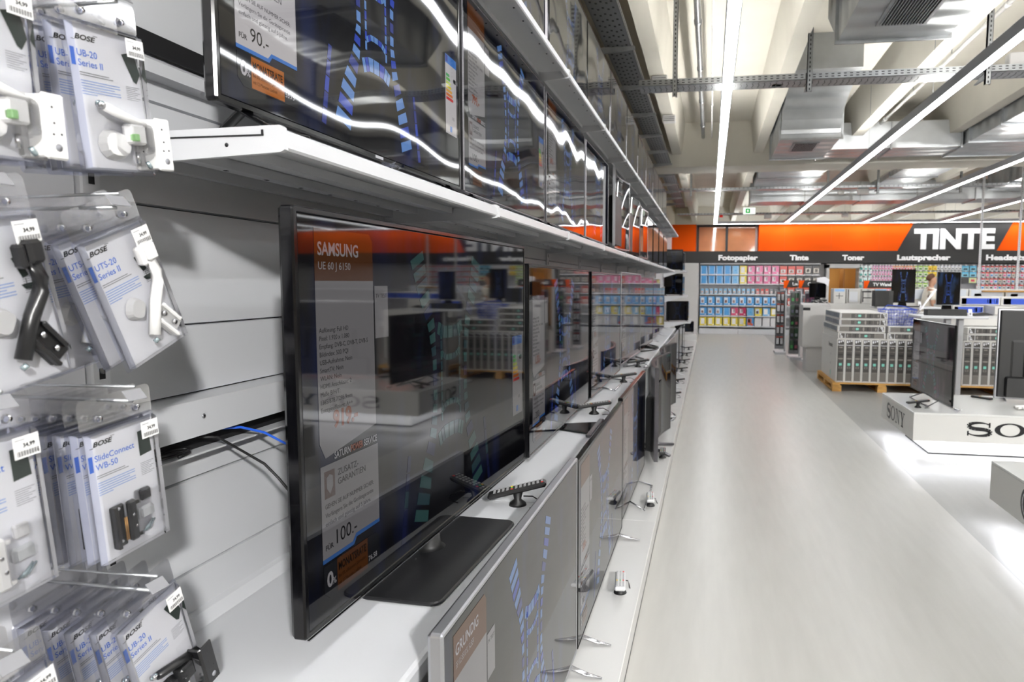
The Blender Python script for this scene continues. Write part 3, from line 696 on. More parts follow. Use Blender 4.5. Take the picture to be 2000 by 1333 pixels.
# middle row
a1 = math.atan2(2.49-1.115, -.685+.735)
e = tv((-.712, 1.80, ZT), a1, 1.365, .815, 'large black television on a rectangular foot, nearest in the middle row', G_MID, bezel=.014, depth=.055, lift=.07, stand='plate', glow=.27, kind='calm', sheet='full', brand='SAMSUNG', model='UE 60 J 6150', price='919.-', guar='100.-', rate='76.58', energy=True, tcol=('33565f', '44706e', '20285a'))
b = MB(); b.box(-.675, .675, -.0015, .004, .066, .0685, chrome); b.build('chrome_trim', e)
tv((-.725, 3.38, ZT), RX, 1.40, .805, 'black television second in the middle row, flat silver bar foot in front', G_MID, bezel=.012, lift=.02, stand='bar', stand_mat=dsilver, glow=.3, sheet='full', price='1.333.-', guar='200.-', rate='111.08')
tv((-.725, 4.87, ZT), RX, 1.40, .80, 'black television third in the middle row with thin wire loop foot', G_MID, bezel=.012, lift=.02, stand='loop', stand_mat=chrome, glow=.3, sheet='full', price='699.-', guar='80.-', rate='58.25')
tv((-.72, 6.36, ZT), RX-.03, 1.28, .80, 'television with a bright silver edge fourth in the middle row, foot with swept arms', G_MID, frame=silver, bezel=.014, lift=.04, stand='arc', stand_mat=dsilver, glow=.3, sheet='full', price='899.-', guar='90.-', rate='74.90')
tv((-.70, 7.72, ZT), RX-.03, 1.22, .78, 'black television fifth in the middle row, seen almost edge on', G_MID, bezel=.015, lift=.03, stand='arc', stand_mat=black_m, glow=.2)
tv((-.72, 9.12, ZT), RX-.04, 1.15, .78, 'silver edged television sixth in the middle row showing a purple and red picture', G_MID, frame=silver, bezel=.014, lift=.03, stand='feet', stand_mat=silver, glow=.5, tcol=('b04a7a', '6a5ae0', 'd06060'))
tv((-.72, 10.45, ZT), RX, 1.1, .66, 'television seventh in the middle row, far along the worktop', G_MID, frame=silver, lift=.03, stand='feet', glow=.3)
# floor row
tv((-.46, 1.735, .1), RX, 1.265, .735, 'television with silver frame at the very front of the floor row, orange price header', G_LOW, frame=silver, bezel=.012, depth=.05, lift=.035, stand='feet', stand_mat=chrome, glow=.55, kind='calm', sheet='full', brand='GRUNDIG', model='55 VLE 8510 SL SILBER', price='749.-', guar='90.-', rate='62.40')
tv((-.46, 3.035, .1), RX, 1.30, .72, 'television with a dark lower edge second in the floor row, pinkish price sheet', G_LOW, frame=black_g, bezel=.009, depth=.05, lift=.03, stand='feet', stand_mat=chrome, glow=.5, sheet='full', price='599.-', guar='80.-', rate='49.90')
tv((-.46, 4.33, .1), RX-.01, 1.22, .71, 'television with thick black right edge third in the floor row on a wire loop', G_LOW, bezel=.010, depth=.05, lift=.05, stand='loop', stand_mat=chrome, glow=.35, sheet='full')
tv((-.43, 5.62, .1), RX-.02, 1.22, .71, 'curved television with brown metallic frame in the floor row on dark splayed arms', G_LOW, frame=dsilver, bezel=.012, depth=.06, lift=.06, stand='arms', stand_mat=dsilver, glow=.4, curve=.22, sheet='full')
tv((-.46, 7.02, .1), RX-.06, 1.15, .68, 'second curved grey framed television farther down the floor row', G_LOW, frame=dsilver, bezel=.010, depth=.05, lift=.06, stand='arc', stand_mat=silver, glow=.4, curve=.22)
tv((-.46, 8.5, .1), RX-.03, 1.12, .65, 'sixth television of the floor row with bright edge beyond the curved ones', G_LOW, frame=silver, bezel=.010, lift=.05, stand='feet', glow=.4)
tv((-.46, 9.9, .1), RX, 1.1, .64, 'seventh television of the floor row, small and far', G_LOW, frame=silver, lift=.05, stand='feet', glow=.35)
tv((-.46, 11.3, .1), RX, 1.05, .62, 'eighth television of the floor row, black, near the far end', G_LOW, lift=.05, stand='feet', glow=.3)
tv((-.46, 12.6, .1), RX, 1.0, .58, 'last television of the floor row before the stepped stand', G_LOW, lift=.05, stand='feet', glow=.3)
# upper shelf
ups = [(1.612, 1.135, .68, black_g, .014, 'nearest on the upper shelf, white guarantee sheet and orange instalment box', 'rolling', .75, 'bright', dict(price='919.-', guar='90.-', rate='55.75', energy=True), 'feet'),
       (2.775, 1.13, .665, dsilver, .008, 'second on the upper shelf with thin dark frame and faint price sheet', 'wavy', .5, 'full', dict(price='799.-', guar='100.-', rate='66.60', energy=True), 'feet'),
       (3.90, 1.05, .65, dsilver, .007, 'third on the upper shelf, thin light edge', 'wavy', .45, 'full', dict(price='699.-'), 'feet'),
       (4.98, 1.00, .64, silver, .008, 'fourth on the upper shelf with silver edge', 'wavy', .4, None, {}, 'feet'),
       (6.03, 1.00, .64, silver, .012, 'curved and silver framed, fifth on the upper shelf', 'calm', .3, None, {'curve': .2}, 'feet'),
       (7.10, .98, .60, black_g, .012, 'sixth on the upper shelf with black edge', 'calm', .3, None, {'curve': .15}, 'feet'),
       (8.20, .98, .60, silver, .014, 'seventh on the upper shelf, silver corner catching light', 'calm', .3, None, {'curve': .12}, 'feet'),
       (9.30, .95, .58, black_g, .014, 'eighth on the upper shelf reflecting the orange band', 'calm', .2, None, {}, 'feet'),
       (10.4, .95, .58, black_g, .014, 'ninth on the upper shelf', 'calm', .2, None, {}, 'feet'),
       (11.5, .95, .56, black_g, .014, 'tenth on the upper shelf, small in the distance', 'calm', .2, None, {}, 'feet'),
       (12.6, .9, .54, black_g, .014, 'last on the upper shelf near its far end', 'calm', .2, None, {}, 'feet')]
for (y, w_, h_, fr_, bz, lab, kd, gl, sh, kw, st) in ups:
    e = tv((-.82, y, 1.752), RX, w_, h_, 'television ' + lab, G_UP, frame=fr_, bezel=bz, lift=.05, stand='feet', stand_mat=black_g, kind=kd, glow=gl, sheet=sh, **kw)
    if y < 2:
        b = MB(); b.box(-.02, .02, -.0012, -.0006, .053, .060, M('logo_silver', 'b8b8bc', rough=.3, metal=.6)); b.build('maker_logo', [c for c in kids(e) if c.name.startswith('frame')][0])
# topmost shelf
yy = 2.98
for k in range(10):
    w_ = (1.12, 1.10, 1.08, 1.1, 1.05, 1.0, 1.05, 1.0, 1.0, 1.0)[k]
    tv((-.85, yy, 2.535), RX, w_, .68 if k < 5 else .62, 'television %s on the topmost shelf, mirroring the ceiling' % (ORD[k] if k else 'nearest'), G_TOP, frame=black_g if k % 3 else dsilver, bezel=.008, lift=.06, stand='feet', stand_mat=black_g, kind='wavy', glow=.35)
    if k in (0, 2, 3, 4, 5, 6):
        b = MB(); b.box(w_/2-.075, w_/2-.035, -.003, -.001, .20, .42, card_w); o = b.build('energy_card'); o.location = (-.85, yy, 2.535); o.rotation_euler = (0, 0, RX)
        tag(o, 'white energy card on the %s television of the topmost shelf' % (ORD[k] if k else 'nearest'), 'card', 'energy cards on the topmost televisions')
    yy += w_/2 + .025 + ((1.12, 1.10, 1.08, 1.1, 1.05, 1.0, 1.05, 1.0, 1.0, 1.0)+(1,))[k+1]/2

# ---------------------------------------------------------------- remotes
def remote(loc, rz, label, col='black', tether=True, tilt=-.12, group=None, pitch=0.):
    e = empty('remote_control', loc, rz, label, 'remote control', group)
    body = black_m if col == 'black' else M('remote_grey_white', 'dcdcdc', rough=.4)
    z0 = .045 if tether else .002
    T = Matrix.Translation((0, 0, z0)) @ Matrix.Rotation(tilt if tether else 0, 4, 'Y')
    b = MB(); b.bbox(-.10, .10, -.024, .024, 0, .018, body, .006, T=T); bo = b.build('body', e)
    b = MB(); k1 = M('button_grey', '9a9a9c', rough=.5) if col == 'black' else M('button_light', 'a9a9ab', rough=.5)
    cols = ['c8322c', '3fa050', 'd8b73a', '3465c8']
    for i in range(12):
        for j in range(3):
            m = M('button_'+cols[j], cols[j], rough=.5) if i == 7 else (M('button_c8322c', 'c8322c', rough=.5) if i == 0 and j == 0 else k1)
            x = .088-i*.0148; y = -.014+.014*j; b.box(x-.004, x+.004, y-.0035, y+.0035, .018, .0198, m, T=T)
    b.build('buttons', bo)
    b = MB()
    if tether:
        b.tube([(0, 0, 0), (0, 0, .008), (0, 0, .02), (0, 0, .046)], .02, black_m, 14, rs=[.03, .027, .012, .018]); b.build('foot', e)
        b = MB(); b.tube([(.02, -.0, .03), (.05, -.02, .035), (.08, -.035, .02), (.085, -.04, .004), (.04, -.045, .003)], .0022, black_m, 6); b.build('security_wire', e)
    return e
remote((-.625, 2.16, ZT), .25+0, 'black remote control on a round foot in front of the nearest middle row television', tilt=-.22)
remote((-.64, 3.78, ZT), .35, 'black remote control on a foot in front of the second middle row television')
remote((-.63, 5.05, ZT), .3, 'black remote control by the wire loop foot of the third middle row television')
remote((-.62, 6.0, ZT), .3, 'black remote control near the fourth middle row television')
remote((-.375, 2.95, .10), PI/2+.12, 'white remote control lying at the plinth edge, nearest one', 'white', group=None, tilt=.05)
remote((-.345, 4.18, .10), PI/2+.1, 'white remote control on the plinth beside the wire loop foot', 'white', tilt=.05)
remote((-.35, 5.38, .10), PI/2+.05, 'black remote control on the plinth beside the dark splayed foot', 'black', tilt=.02)
remote((-.37, 6.9, .10), PI/2+.1, 'white remote control on the plinth beside the second curved television', 'white', tilt=.02)
for k, y in enumerate((8.3, 9.5, 10.8, 12.0, 13.2, 14.4)):
    remote((-.42, y, .10), .25, 'black remote control on a foot far down the plinth, %s of the small row' % ORD[k], 'black')
# cables behind the nearest television
b = MB(); b.tube([(WX+.02, 1.27, 1.165), (-1.055, 1.302, 1.160), (-1.03, 1.342, 1.122), (-1.0, 1.380, 1.082), (-.97, 1.388, 1.047), (-.94, 1.390, 1.011), (-.92, 1.42, .95), (-.91, 1.5, .86), (-.90, 1.62, .76)], .003, black_m, 8)
tag(b.build('black_cable'), 'thin black cable hanging from the panel slot left of the nearest television', 'cable')
b = MB(); b.tube([(WX+.02, 1.35, 1.168), (-1.06, 1.384, 1.164), (-1.03, 1.423, 1.145), (-1.0, 1.465, 1.108), (-.96, 1.485, 1.064), (-.93, 1.55, 1.0)], .003, M('blue_cable', '2a62d8', rough=.4), 8)
tag(b.build('blue_cable'), 'blue network cable coming out of the panel slot left of the nearest television', 'cable')
b = MB(); b.tube([(WX+.022+.015*math.cos(a), 1.20+.045*math.sin(a), 1.140+.0018*a/2) for a in [i*.5 for i in range(26)]], .003, black_m, 6)
tag(b.build('coiled_cable'), 'small coil of black cable lying in the panel slot near the packs', 'cable')
b = MB(); b.tube([(WX+.03, 2.72, .95), (WX+.12, 2.76, .88), (WX+.2, 2.70, .80), (WX+.28, 2.6, .76)], .0035, black_m, 8)
tag(b.build('black_cable'), 'short black cable hanging between the first and second middle row televisions', 'cable')
b = MB(); b.tube([(WX+.03, 2.7, 1.12), (WX+.1, 2.85, 1.1), (WX+.2, 3.0, 1.02)], .003, MATS['blue_cable'], 8)
tag(b.build('blue_cable'), 'short blue cable behind the second middle row television', 'cable')
# crumpled foil scrap on the upper shelf
b = MB()
for i in range(14):
    p = [(random.uniform(-.03, .03), random.uniform(-.03, .03), random.uniform(0, .022)) for _ in range(3)]; b.poly(p, clear_rim)
o = b.build('plastic_scrap'); o.location = (-.735, 1.50, 1.755); tag(o, 'crumpled clear plastic scrap at the shelf edge below the nearest upper television', 'scrap')
#@@STEPPED
# ================================================================ HANGING BLISTER PACKS (nearest, left)
b = MB(); pz = M('peg_panel_white', 'dedee2', rough=.5)
z = .12
for s in (.42, .74, 1.06, 1.38, 1.70, 2.02, 2.34, 2.66): b.box(WX-.02, WX, -.20, BAY0-.003, z+.002, s-.002, pz); z = s
b.box(WX-.03, WX-.021, -.2, BAY0, .1, 2.7, panel_g)
o = struct('wall_pack_panel', b)
W2 = .064
def pack(kind, white):
    "origin at the hook hole; hangs down -z, faces -y"
    e = empty('blister_pack', (0, 0, 0), 0, 'x', 'packaged bracket', 'blister packs of speaker brackets')
    item = white_p if white else M('bracket_black', '19191b', rough=.3)
    b = MB(); b.box(-W2+.007, W2-.007, -.001, 0, -.228, -.036, card_w)
    yy = -.0016; Q = lambda x0, x1, z0, z1, m: b.quad((x0, yy, z0), (x1, yy, z0), (x1, yy, z1), (x0, yy, z1), m)
    text(b, 'BOSE', -.045, -.056, .0095, ink_k, y=yy, bold=.03, width=.03, shear=.35); Q(-.051, -.045, -.0575, -.0568, ink_k); Q(-.016, -.009, -.0478, -.0472, ink_k)
    Q(-W2+.009, -W2+.0155, -.091, -.068, ink_b)
    t1, t2 = {'UB': ('UB-20', 'Series II'), 'UTS': ('UTS-20', 'Series II'), 'WB': ('SlideConnect', 'WB-50')}[kind]
    text(b, t1, -.045, -.0775, .0125, ink_b, y=yy); text(b, t2, -.045, -.0905, .0125, ink_b, y=yy)
    for i in range(2): Q(-.045, .002+.006*i, -.0995-.003*i, -.0985-.003*i, ink_g)
    for i in range(6): Q(-.045, .018-.01*(i % 3 == 2)-.03*(i == 5), -.110-.0035*i, -.109-.0035*i, ink_lb)
    for i in range(8): Q(.029, .053-.004*(i % 3), -.106-.0026*i, -.1054-.0026*i, ink_g)
    pic = M('printed_speaker', '22302b', rough=.5)
    if kind == 'WB': b.poly([(.030, yy, -.056), (.050, yy, -.054), (.052, yy, -.092), (.030, yy, -.094)], pic)
    elif kind == 'UB': b.poly([(.028, yy, -.062), (.050, yy, -.055), (.057, yy, -.086), (.049, yy, -.100), (.044, yy, -.097)], pic)
    else: b.poly([(.022, yy, -.082), (.030, yy, -.080), (.038, yy, -.104), (.030, yy, -.107)], pic); b.poly([(.026, yy, -.114), (.042, yy, -.113), (.038, yy, -.121), (.03, yy, -.12)], pic); Q(.0325, .0335, -.114, -.107, pic)
    b.build('printed_card', e)
    b = MB(); y2 = -.0135; xx = .026 if kind != 'UTS' else .024
    b.box(xx, xx+.031, y2, y2+.0003, -.066, -.040, white_p)
    text(b, '34,99', xx+.011, -.0535, .0065, ink_k, y=y2-.0004, bold=.03)
    for i in range(17): b.quad((xx+.003+.0016*i, y2-.0004, -.0635), (xx+.0035+.0016*i+.0005*(i % 2), y2-.0004, -.0635), (xx+.0035+.0016*i+.0005*(i % 2), y2-.0004, -.0575), (xx+.003+.0016*i, y2-.0004, -.0575), ink_k)
    b.quad((xx+.002, y2-.0004, -.0445), (xx+.014, y2-.0004, -.0445), (xx+.014, y2-.0004, -.0437), (xx+.002, y2-.0004, -.0437), ink_g)
    b.build('price_sticker', e)
    # the hardware under the blisters
    b = MB(); steel = chrome; brass = M('brass', 'b58a55', rough=.3, metal=.8)
    if kind == 'WB':
        b.bbox(-.036, -.014, -.008, -.002, -.214, -.150, item, .002); b.bbox(-.015, .0, -.017, -.008, -.210, -.148, item, .003); b.bbox(-.036, -.030, -.014, -.006, -.214, -.150, item, .001)
        for z in (-.155, -.205): b.bbox(.0, .006, -.014, -.010, z-.003, z+.002, item, .0005); b.tube([(-.025, -.0085, z), (-.025, -.0095, z)], .0022, card_w, 10)
        for x in (-.0205, -.0175): b.tube([(x, -.0125, -.205), (x, -.0125, -.170)], .0012, brass, 6)
        for x, z in ((-.009, -.17), (-.006, -.188)): b.tube([(x, -.018, z), (x, -.0172, z)], .0025, steel, 8)
        b.bbox(.016, .034, -.010, -.003, -.160, -.143, item, .002)
        b.rings(.026, .018, [(0, -.003), (.003, -.009)], M('screw_bag', 'dadcdc', rough=.3), rc=.003, cx=.026, cz=-.180)
        for i in range(7): b.tube([(.014+.002*i, -.006-.001*(i % 3), -.208+.001*(i % 2)), (.030+.0013*i, -.006, -.199+.0012*(i % 4))], .0013, M('zinc_screw', 'b2c2c6', rough=.25, metal=.7), 6)
    elif kind == 'UB':
        b.tube([(-.026, -.014, -.142), (.052, -.014, -.166)], .0085, item, 6, flat=.8); b.tube([(-.034, -.012, -.139), (-.024, -.012, -.142)], .005, steel, 8)
        for i in range(3): b.tube([(-.036+.004*i, -.012, -.140), (-.036+.004*i, -.015, -.136)], .0018, M('zinc_screw', 'b2c2c6', rough=.25, metal=.7), 6)
        b.rings(.05, .042, [(0, -.003), (.006, -.014)], item, rc=.02, cx=-.008, cz=-.192)
        b.bbox(.004, .030, -.026, -.006, -.190, -.162, item, .003); b.bbox(.004, .012, -.030, -.020, -.186, -.176, M('green_piece', '9ad08a', rough=.4) if white else item, .001)
        b.bbox(.036, .064, -.036, -.031, -.226, -.150, item, .003); b.bbox(.036, .041, -.033, -.010, -.224, -.152, item, .002)
        for x, z in ((.047, -.166), (.048, -.184), (.046, -.197), (.056, -.196)): b.tube([(x, -.0364, z), (x, -.0358, z)], .0013, ink_k, 8)
        b.tube([(.051, -.0364, -.212), (.051, -.0358, -.212)], .0045, ink_g, 10)
        b.tube([(.030, -.02, -.214), (.036, -.02, -.222)], .003, M('zinc_screw', 'b2c2c6', rough=.25, metal=.7), 8); b.tube([(.022, -.013, -.200), (.022, -.013, -.216)], .003, steel, 8)
    else:
        b.bbox(.026, .046, -.026, -.005, -.090, -.062, item, .004); b.bbox(.018, .027, -.022, -.006, -.094, -.066, item, .003)
        b.tube([(.036, -.014, -.088), (.040, -.014, -.108), (.036, -.014, -.124), (.018, -.014, -.150), (-.006, -.014, -.196)], .0085, item, 10)
        T = Matrix.Translation((.030, 0, -.186)) @ Matrix.Rotation(-.55, 4, 'Y')
        b.bbox(-.015, .015, -.012, -.003, -.028, .028, item, .003, T=T); b.bbox(-.015, -.009, -.020, -.010, -.028, .028, item, .002, T=T); b.bbox(.009, .015, -.018, -.010, -.02, .024, item, .002, T=T)
        for z in (-.012, .012): b.tube([(.002, -.0125, z), (.002, -.016, z)], .004, steel, 10, T=T)
        b.tube([(-.010, -.014, -.206), (-.006, -.018, -.202)], .0035, M('zinc_screw', 'b2c2c6', rough=.25, metal=.7), 8)
        T = Matrix.Translation((-.012, 0, -.150)) @ Matrix.Rotation(.55, 4, 'Y'); b.rings(.030, .034, [(0, -.003), (.004, -.012)], white_p, rc=.012, T=T)
    b.build('bracket_hardware', e)
    b = MB()
    b.rings(2*W2, .205, [(0, .0), (.001, -.0015), (.0055, -.002), (.0075, -.0125)], clear_rim, rc=.006, cz=-.131, capfirst=False, caplast=False)
    b.rings(2*W2-.015, .190, [(0, -.0125), (.0005, -.0127)], clear, rc=.004, cz=-.131, capfirst=False)
    # raised blister over the hardware
    if kind == 'WB': b.rings(.034, .076, [(0, -.0127), (.003, -.022)], clear, rc=.006, cx=.026, cz=-.178, capfirst=False); b.rings(.046, .074, [(0, -.0127), (.003, -.020)], clear, rc=.006, cx=-.018, cz=-.181, capfirst=False)
    elif kind == 'UB': b.rings(.05, .05, [(0, -.0127), (.004, -.034)], clear, rc=.012, cx=.012, cz=-.182, capfirst=False)
    b.build('plastic_shell', e)
    b = MB(); b.rings(2*W2-.004, .046, [(0, -.001), (.0004, -.0016)], clear, rc=.008, cz=-.010)
    for x in (-.032, .032):
        b.tube([(x, -.0016, -.018), (x, -.007, -.018)], .005, clear_rim, 10, rs=[.006, .004])
    b.build('hanger_tab', e)
    return e
PK = {}
def packs(kind, white, hx, hy, hz, swings, labels, step=.024, hook=True):
    for k, (sw, lab) in enumerate(zip(swings, labels)):
        key = (kind, white); loc = (hx-step*k, hy+random.uniform(-.003, .003)-.004*k, hz); rot = (0, -math.radians(sw), RX)
        if key not in PK:
            e = pack(kind, white); PK[key] = (e, child_map(e)); e.location = loc; e.rotation_euler = rot; e['label'] = lab
        else: place(PK[key][0], PK[key][1], loc, 0, lab, rot=rot)
NTH = ['frontmost', 'second from the front', 'third from the front', 'fourth from the front', 'fifth from the front', 'sixth from the front']
def labs(what, where, n): return ['%s, %s on %s' % (what, NTH[k], where) for k in range(n)]
packs('UB', True, -.85, .855, 1.885, [6, 5, 8, 6], labs('blister pack with white wall bracket', 'top right hook', 4), .028)
packs('UB', True, -.80, .64, 1.865, [3, 4, 6], labs('blister pack with white wall bracket', 'top left hook', 3), .03)
packs('UTS', True, -.85, .835, 1.60, [23, 22, 12], labs('tilted pack with white bent stand arm', 'second row right hook', 3), .034)
packs('UTS', False, -.80, .628, 1.600, [12, 10], labs('blister pack with black bent stand arm', 'second row left hook', 2), .034)
packs('WB', False, -.85, .845, 1.325, [5, 5, 4, 5, 4, 5], labs('blister pack with black slide bracket', 'third row right hook', 6), .021)
packs('WB', True, -.80, .617, 1.355, [5, 4, 5], labs('blister pack with white slide bracket', 'third row left hook', 3), .03)
packs('UB', False, -.85, .868, 1.030, [15, 12, 10, 8, 6], labs('blister pack with black wall bracket', 'bottom right hook', 5), .036)
packs('UB', False, -.80, .610, 1.06, [10, 7, 6], labs('blister pack with black wall bracket', 'bottom left hook', 3), .045)
for (hx, hy, hz, lab) in ((-.82, .855, 1.885, 'top right'), (-.77, .64, 1.865, 'top left'), (-.82, .835, 1.6, 'second row right'), (-.77, .628, 1.6, 'second row left'), (-.82, .845, 1.325, 'third row right'), (-.77, .617, 1.355, 'third row left'), (-.82, .868, 1.03, 'bottom right'), (-.77, .610, 1.06, 'bottom left')):
    b = MB(); b.tube([(WX+.002, 0, .004), (hx, 0, .004)], .0028, galv, 8); b.tube([(WX+.002, .006, .020), (hx, .006, .024)], .0022, galv, 6)
    b.prism([(hx-.002, -.016, .020), (hx-.002, .016, .020), (hx+.010, .016, .006), (hx+.010, -.016, .006)], (.0008, 0, .0008), M('hook_tag_grey', '8c8c90', rough=.5))
    b.bbox(WX+.001, WX+.006, -.03, .03, -.015, .03, galv, .001)
    o = b.build('display_hook'); o.location = (0, hy, hz-.003); tag(o, 'metal display hook of the %s pack row' % lab, 'hook', 'hooks for the blister packs')

# ================================================================ STEPPED STAND AT THE FAR END OF THE WALL
b = MB(); b.bbox(-1.1, -.31, 0, 2.2, 0, .24, plinth_w); o = b.build('display_riser'); o.location = (0, 16.9, 0); tag(o, 'white riser block closing the floor plinth at its far end', 'plinth')
for z, x1, lab in ((1.79, -.58, 'highest'), (1.20, -.54, 'middle'), (.585, -.44, 'lowest')):
    b = MB(); b.bbox(-1.09, x1, 0, 1.3, -.03, 0, shelf_w); b.prism([(-1.09, .02, -.03), (x1-.1, .02, -.03), (-1.09, .02, -.16)], (0, .02, 0), shelf_w)
    o = b.build('stepped_shelf'); o.location = (0, 16.1, z); tag(o, '%s white shelf of the stepped stand beyond the television wall' % lab, 'shelf', 'shelves of the stepped stand')
for x, y, z, ww, hh, lab in ((-.86, 16.35, 1.79, .46, .48, 'on the highest stepped shelf'), (-.86, 16.35, 1.20, .46, .50, 'on the middle stepped shelf'), (-.76, 16.35, .585, .55, .46, 'on the lowest stepped shelf'), (-.62, 17.3, .24, .5, .27, 'on the white riser at the far end')):
    tv((x, y, z), .35, ww, hh, 'small black television %s' % lab, 'small televisions on the stepped stand', lift=.03, stand='feet', stand_mat=black_m, glow=.06, bezel=.02)
for z, lab in ((1.79, 'highest'), (1.2, 'middle'), (.585, 'lowest')):
    tv((-.66 if z > 1 else -.54, 17.1, z), RX-.1, .5, .44, 'silver edged television standing edge on at the back of the %s stepped shelf' % lab, 'edge on televisions of the stepped stand', frame=silver, lift=.03, stand='feet', glow=.15)
b = MB(); b.box(-1.12, -1.1, 14, 19.6, 0, 3.15, panel_g); o = b.build('end_panel'); tag(o, 'plain grey back panel behind the stepped stand', 'panel')
b = MB(); b.bbox(-1.34, -.34, 0, .48, 0, 2.10, pw, .01); o = b.build('corner_cabinet'); o.location = (0, 20.46, 0); tag(o, 'plain light grey block between the television wall and the photo paper shelves', 'panel')

# ================================================================ FAR WALL: SIGNS
def text_part(parent, name, txt, x, z, size, mat=sign_w, y=0, bold=.03, width=None, align='l', depth=.004):
    b = MB(); text(b, txt, x, z, size, mat, y=y, bold=bold, width=width, align=align, depth=depth); return b.build(name, parent)
e = empty('wall_sign', (0, BY, 2.105), 0, 'long black sign band over the far shelves with white department names', 'sign')
b = MB(); b.box(-1.35, 14.9, -.03, .44, 0, .341, sign_k); b.build('sign_board', e)
for txt, x0, x1 in (('Fotopapier', .226, 1.362), ('Tinte', 2.261, 2.791), ('Toner', 3.713, 4.314), ('Lautsprecher', 5.197, 6.604), ('Headsets', 7.519, 8.53)):
    text_part(e, 'lettering', txt, x0, .085, .20, y=-.036, bold=.048, width=x1-x0, depth=.006)
e = empty('wall_sign', (0, BY, 2.446), 0, 'orange band high on the far wall with a slanted dark field', 'sign')
b = MB(); b.box(-1.35, -.44, -.03, .44, 0, .785, sign_o); b.box(1.38, 14.9, -.02, .44, 0, .785, sign_o)
for x in (2.1, 3.4, 4.7): b.box(x-.003, x+.003, -.0205, -.02, 0, .785, M('panel_joint', 'd95a10', rough=.5))
b.build('orange_panel', e)
b = MB(); b.prism([(5.197, -.032, 0), (7.779, -.032, 0), (8.165, -.032, .785), (5.60, -.032, .785)], (0, .012, 0), sign_k); b.build('slanted_field', e)
text_part(e, 'lettering', 'TINTE', 5.62, .075, .735, y=-.045, bold=.048, width=2.10, depth=.012)

# ================================================================ FAR WALL: SHELVING WITH PHOTO PAPER
SX0, SBW = -.30, 1.145
tops = [1.785, 1.51, 1.205, .872, .565, .26]
for k in range(3):
    e = empty('shelving_unit', (SX0+SBW*k, BY, 0), 0, ('white shelving unit of blue packs at the left end of the far wall', 'white shelving unit of photo paper in the middle of the far wall shelves', 'white shelving unit with red packs left of the doorway')[k], 'shelving', 'far wall shelving units')
    b = MB(); b.box(0, SBW-.01, .40, .42, 0, 2.09, panel_g); b.box(0, .03, .37, .40, 0, 2.09, shelf_w); b.bbox(0, SBW-.006, -.0, .40, 0, .16, shelf_w); b.box(0, SBW, .02, .4, 2.06, 2.10, shelf_w); b.build('frame', e)
    for z in tops:
        b = MB(); b.box(.003, SBW-.006, 0, .38, z-.02, z-.012, shelf_w); b.box(.003, SBW-.006, -.006, 0, z-.045, z-.008, shelf_w)
        for i in range(5): b.box(.08+.23*i, .13+.23*i, -.008, -.006, z-.040, z-.012, white_p); b.box(.085+.23*i, .12+.23*i, -.0085, -.008, z-.032, z-.026, ink_g)
        b.build('shelf', e)
def paper_pack(col, w_, h_, face):
    m = M('pack_'+col, col, rough=.28, coat=.3); b = MB(); b.bbox(-w_/2, w_/2, -.015, .015, 0, h_, m, .003)
    y = -.0155; R = lambda x0, x1, z0, z1, c: b.quad((x0*w_, y, z0*h_), (x1*w_, y, z0*h_), (x1*w_, y, z1*h_), (x0*w_, y, z1*h_), M('print_'+c, c, rough=.35))
    if face == 'photo': R(-.42, .12, .22, .9, 'dfe6ee'); R(-.3, .0, .3, .6, 'a0584a'); R(.2, .45, .1, .2, 'e8f4ff')
    elif face == 'white': R(-.36, .18, .18, .88, 'f4f2ee'); R(.2, .44, .08, .18, 'f8f8f8')
    elif face == 'sleeve': R(-.45, -.38, .05, .95, 'e9f2fb'); R(.35, .42, .05, .9, 'dbeaf6'); R(-.1, .1, .4, .5, '2a8fd6')
    elif face == 'seven': R(-.4, .05, .3, .85, 'ece2ea'); R(-.15, .0, .45, .8, 'b0658c'); R(.2, .4, .1, .25, 'ffffff')
    elif face == 'small': R(-.4, .3, .15, .6, 'e8e4e2'); R(-.2, .1, .25, .5, 'c0584a')
    elif face == 'round': R(-.35, .35, .2, .75, 'e8e2d8'); R(-.2, .2, .3, .65, '4a4440'); R(-.1, .1, .38, .55, 'eee7da')
    elif face == 'stripe':
        for i in range(5): R(-.45+.19*i, -.44+.19*i, 0, 1, '8a8a8a')
    elif face == 'mix': R(-.4, .2, .1, .9, 'c86850'); R(-.3, .0, .4, .8, 'f0eeea'); R(.15, .4, .05, .3, 'e05a3a')
    me = b.build('paper_pack'); me.name = 'paper_pack'; return me
PP = {}
def put(key, x, z, label, group, y=BY+.05, name='photo_paper_pack'):
    if key not in PP:
        o = paper_pack(*key); o.name = name; PP[key] = o
    else: o = PP[key].copy(); COL.objects.link(o)
    o.location = (x, y, z); tag(o, label, 'pack', group); return o
BL, YL, MG, RD, BK, WH, SK = '3f9bdc', 'ead43a', 'd9568e', 'd43a2c', '33302e', 'e9e9ea', '6cb4e4'
rows = [[(BL, 'sleeve')]*4+[(SK, 'sleeve')]+[(YL, 'white')]+[('e06a9c', 'seven')]*4, [(BL, 'sleeve')]*4+[(SK, 'sleeve')]+[(YL, 'white')]+[(MG, 'seven')]*4, None,
        [(BL, 'photo')]*10, [(BL, 'photo')]*3+[(BL, 'sleeve')]+[('c2285e', 'seven')]*2+[(SK, 'sleeve'), (YL, 'photo'), (SK, 'white'), (YL, 'white')], [(YL, 'white')]*6+[(BL, 'mix')]+[(WH, 'stripe')]*3]
RN = ['top', 'second', 'third', 'fourth', 'fifth', 'bottom']; CN = {BL: 'blue', SK: 'light blue', YL: 'yellow', MG: 'pink', 'e06a9c': 'pink', 'c2285e': 'magenta', RD: 'red', BK: 'black', WH: 'white striped'}
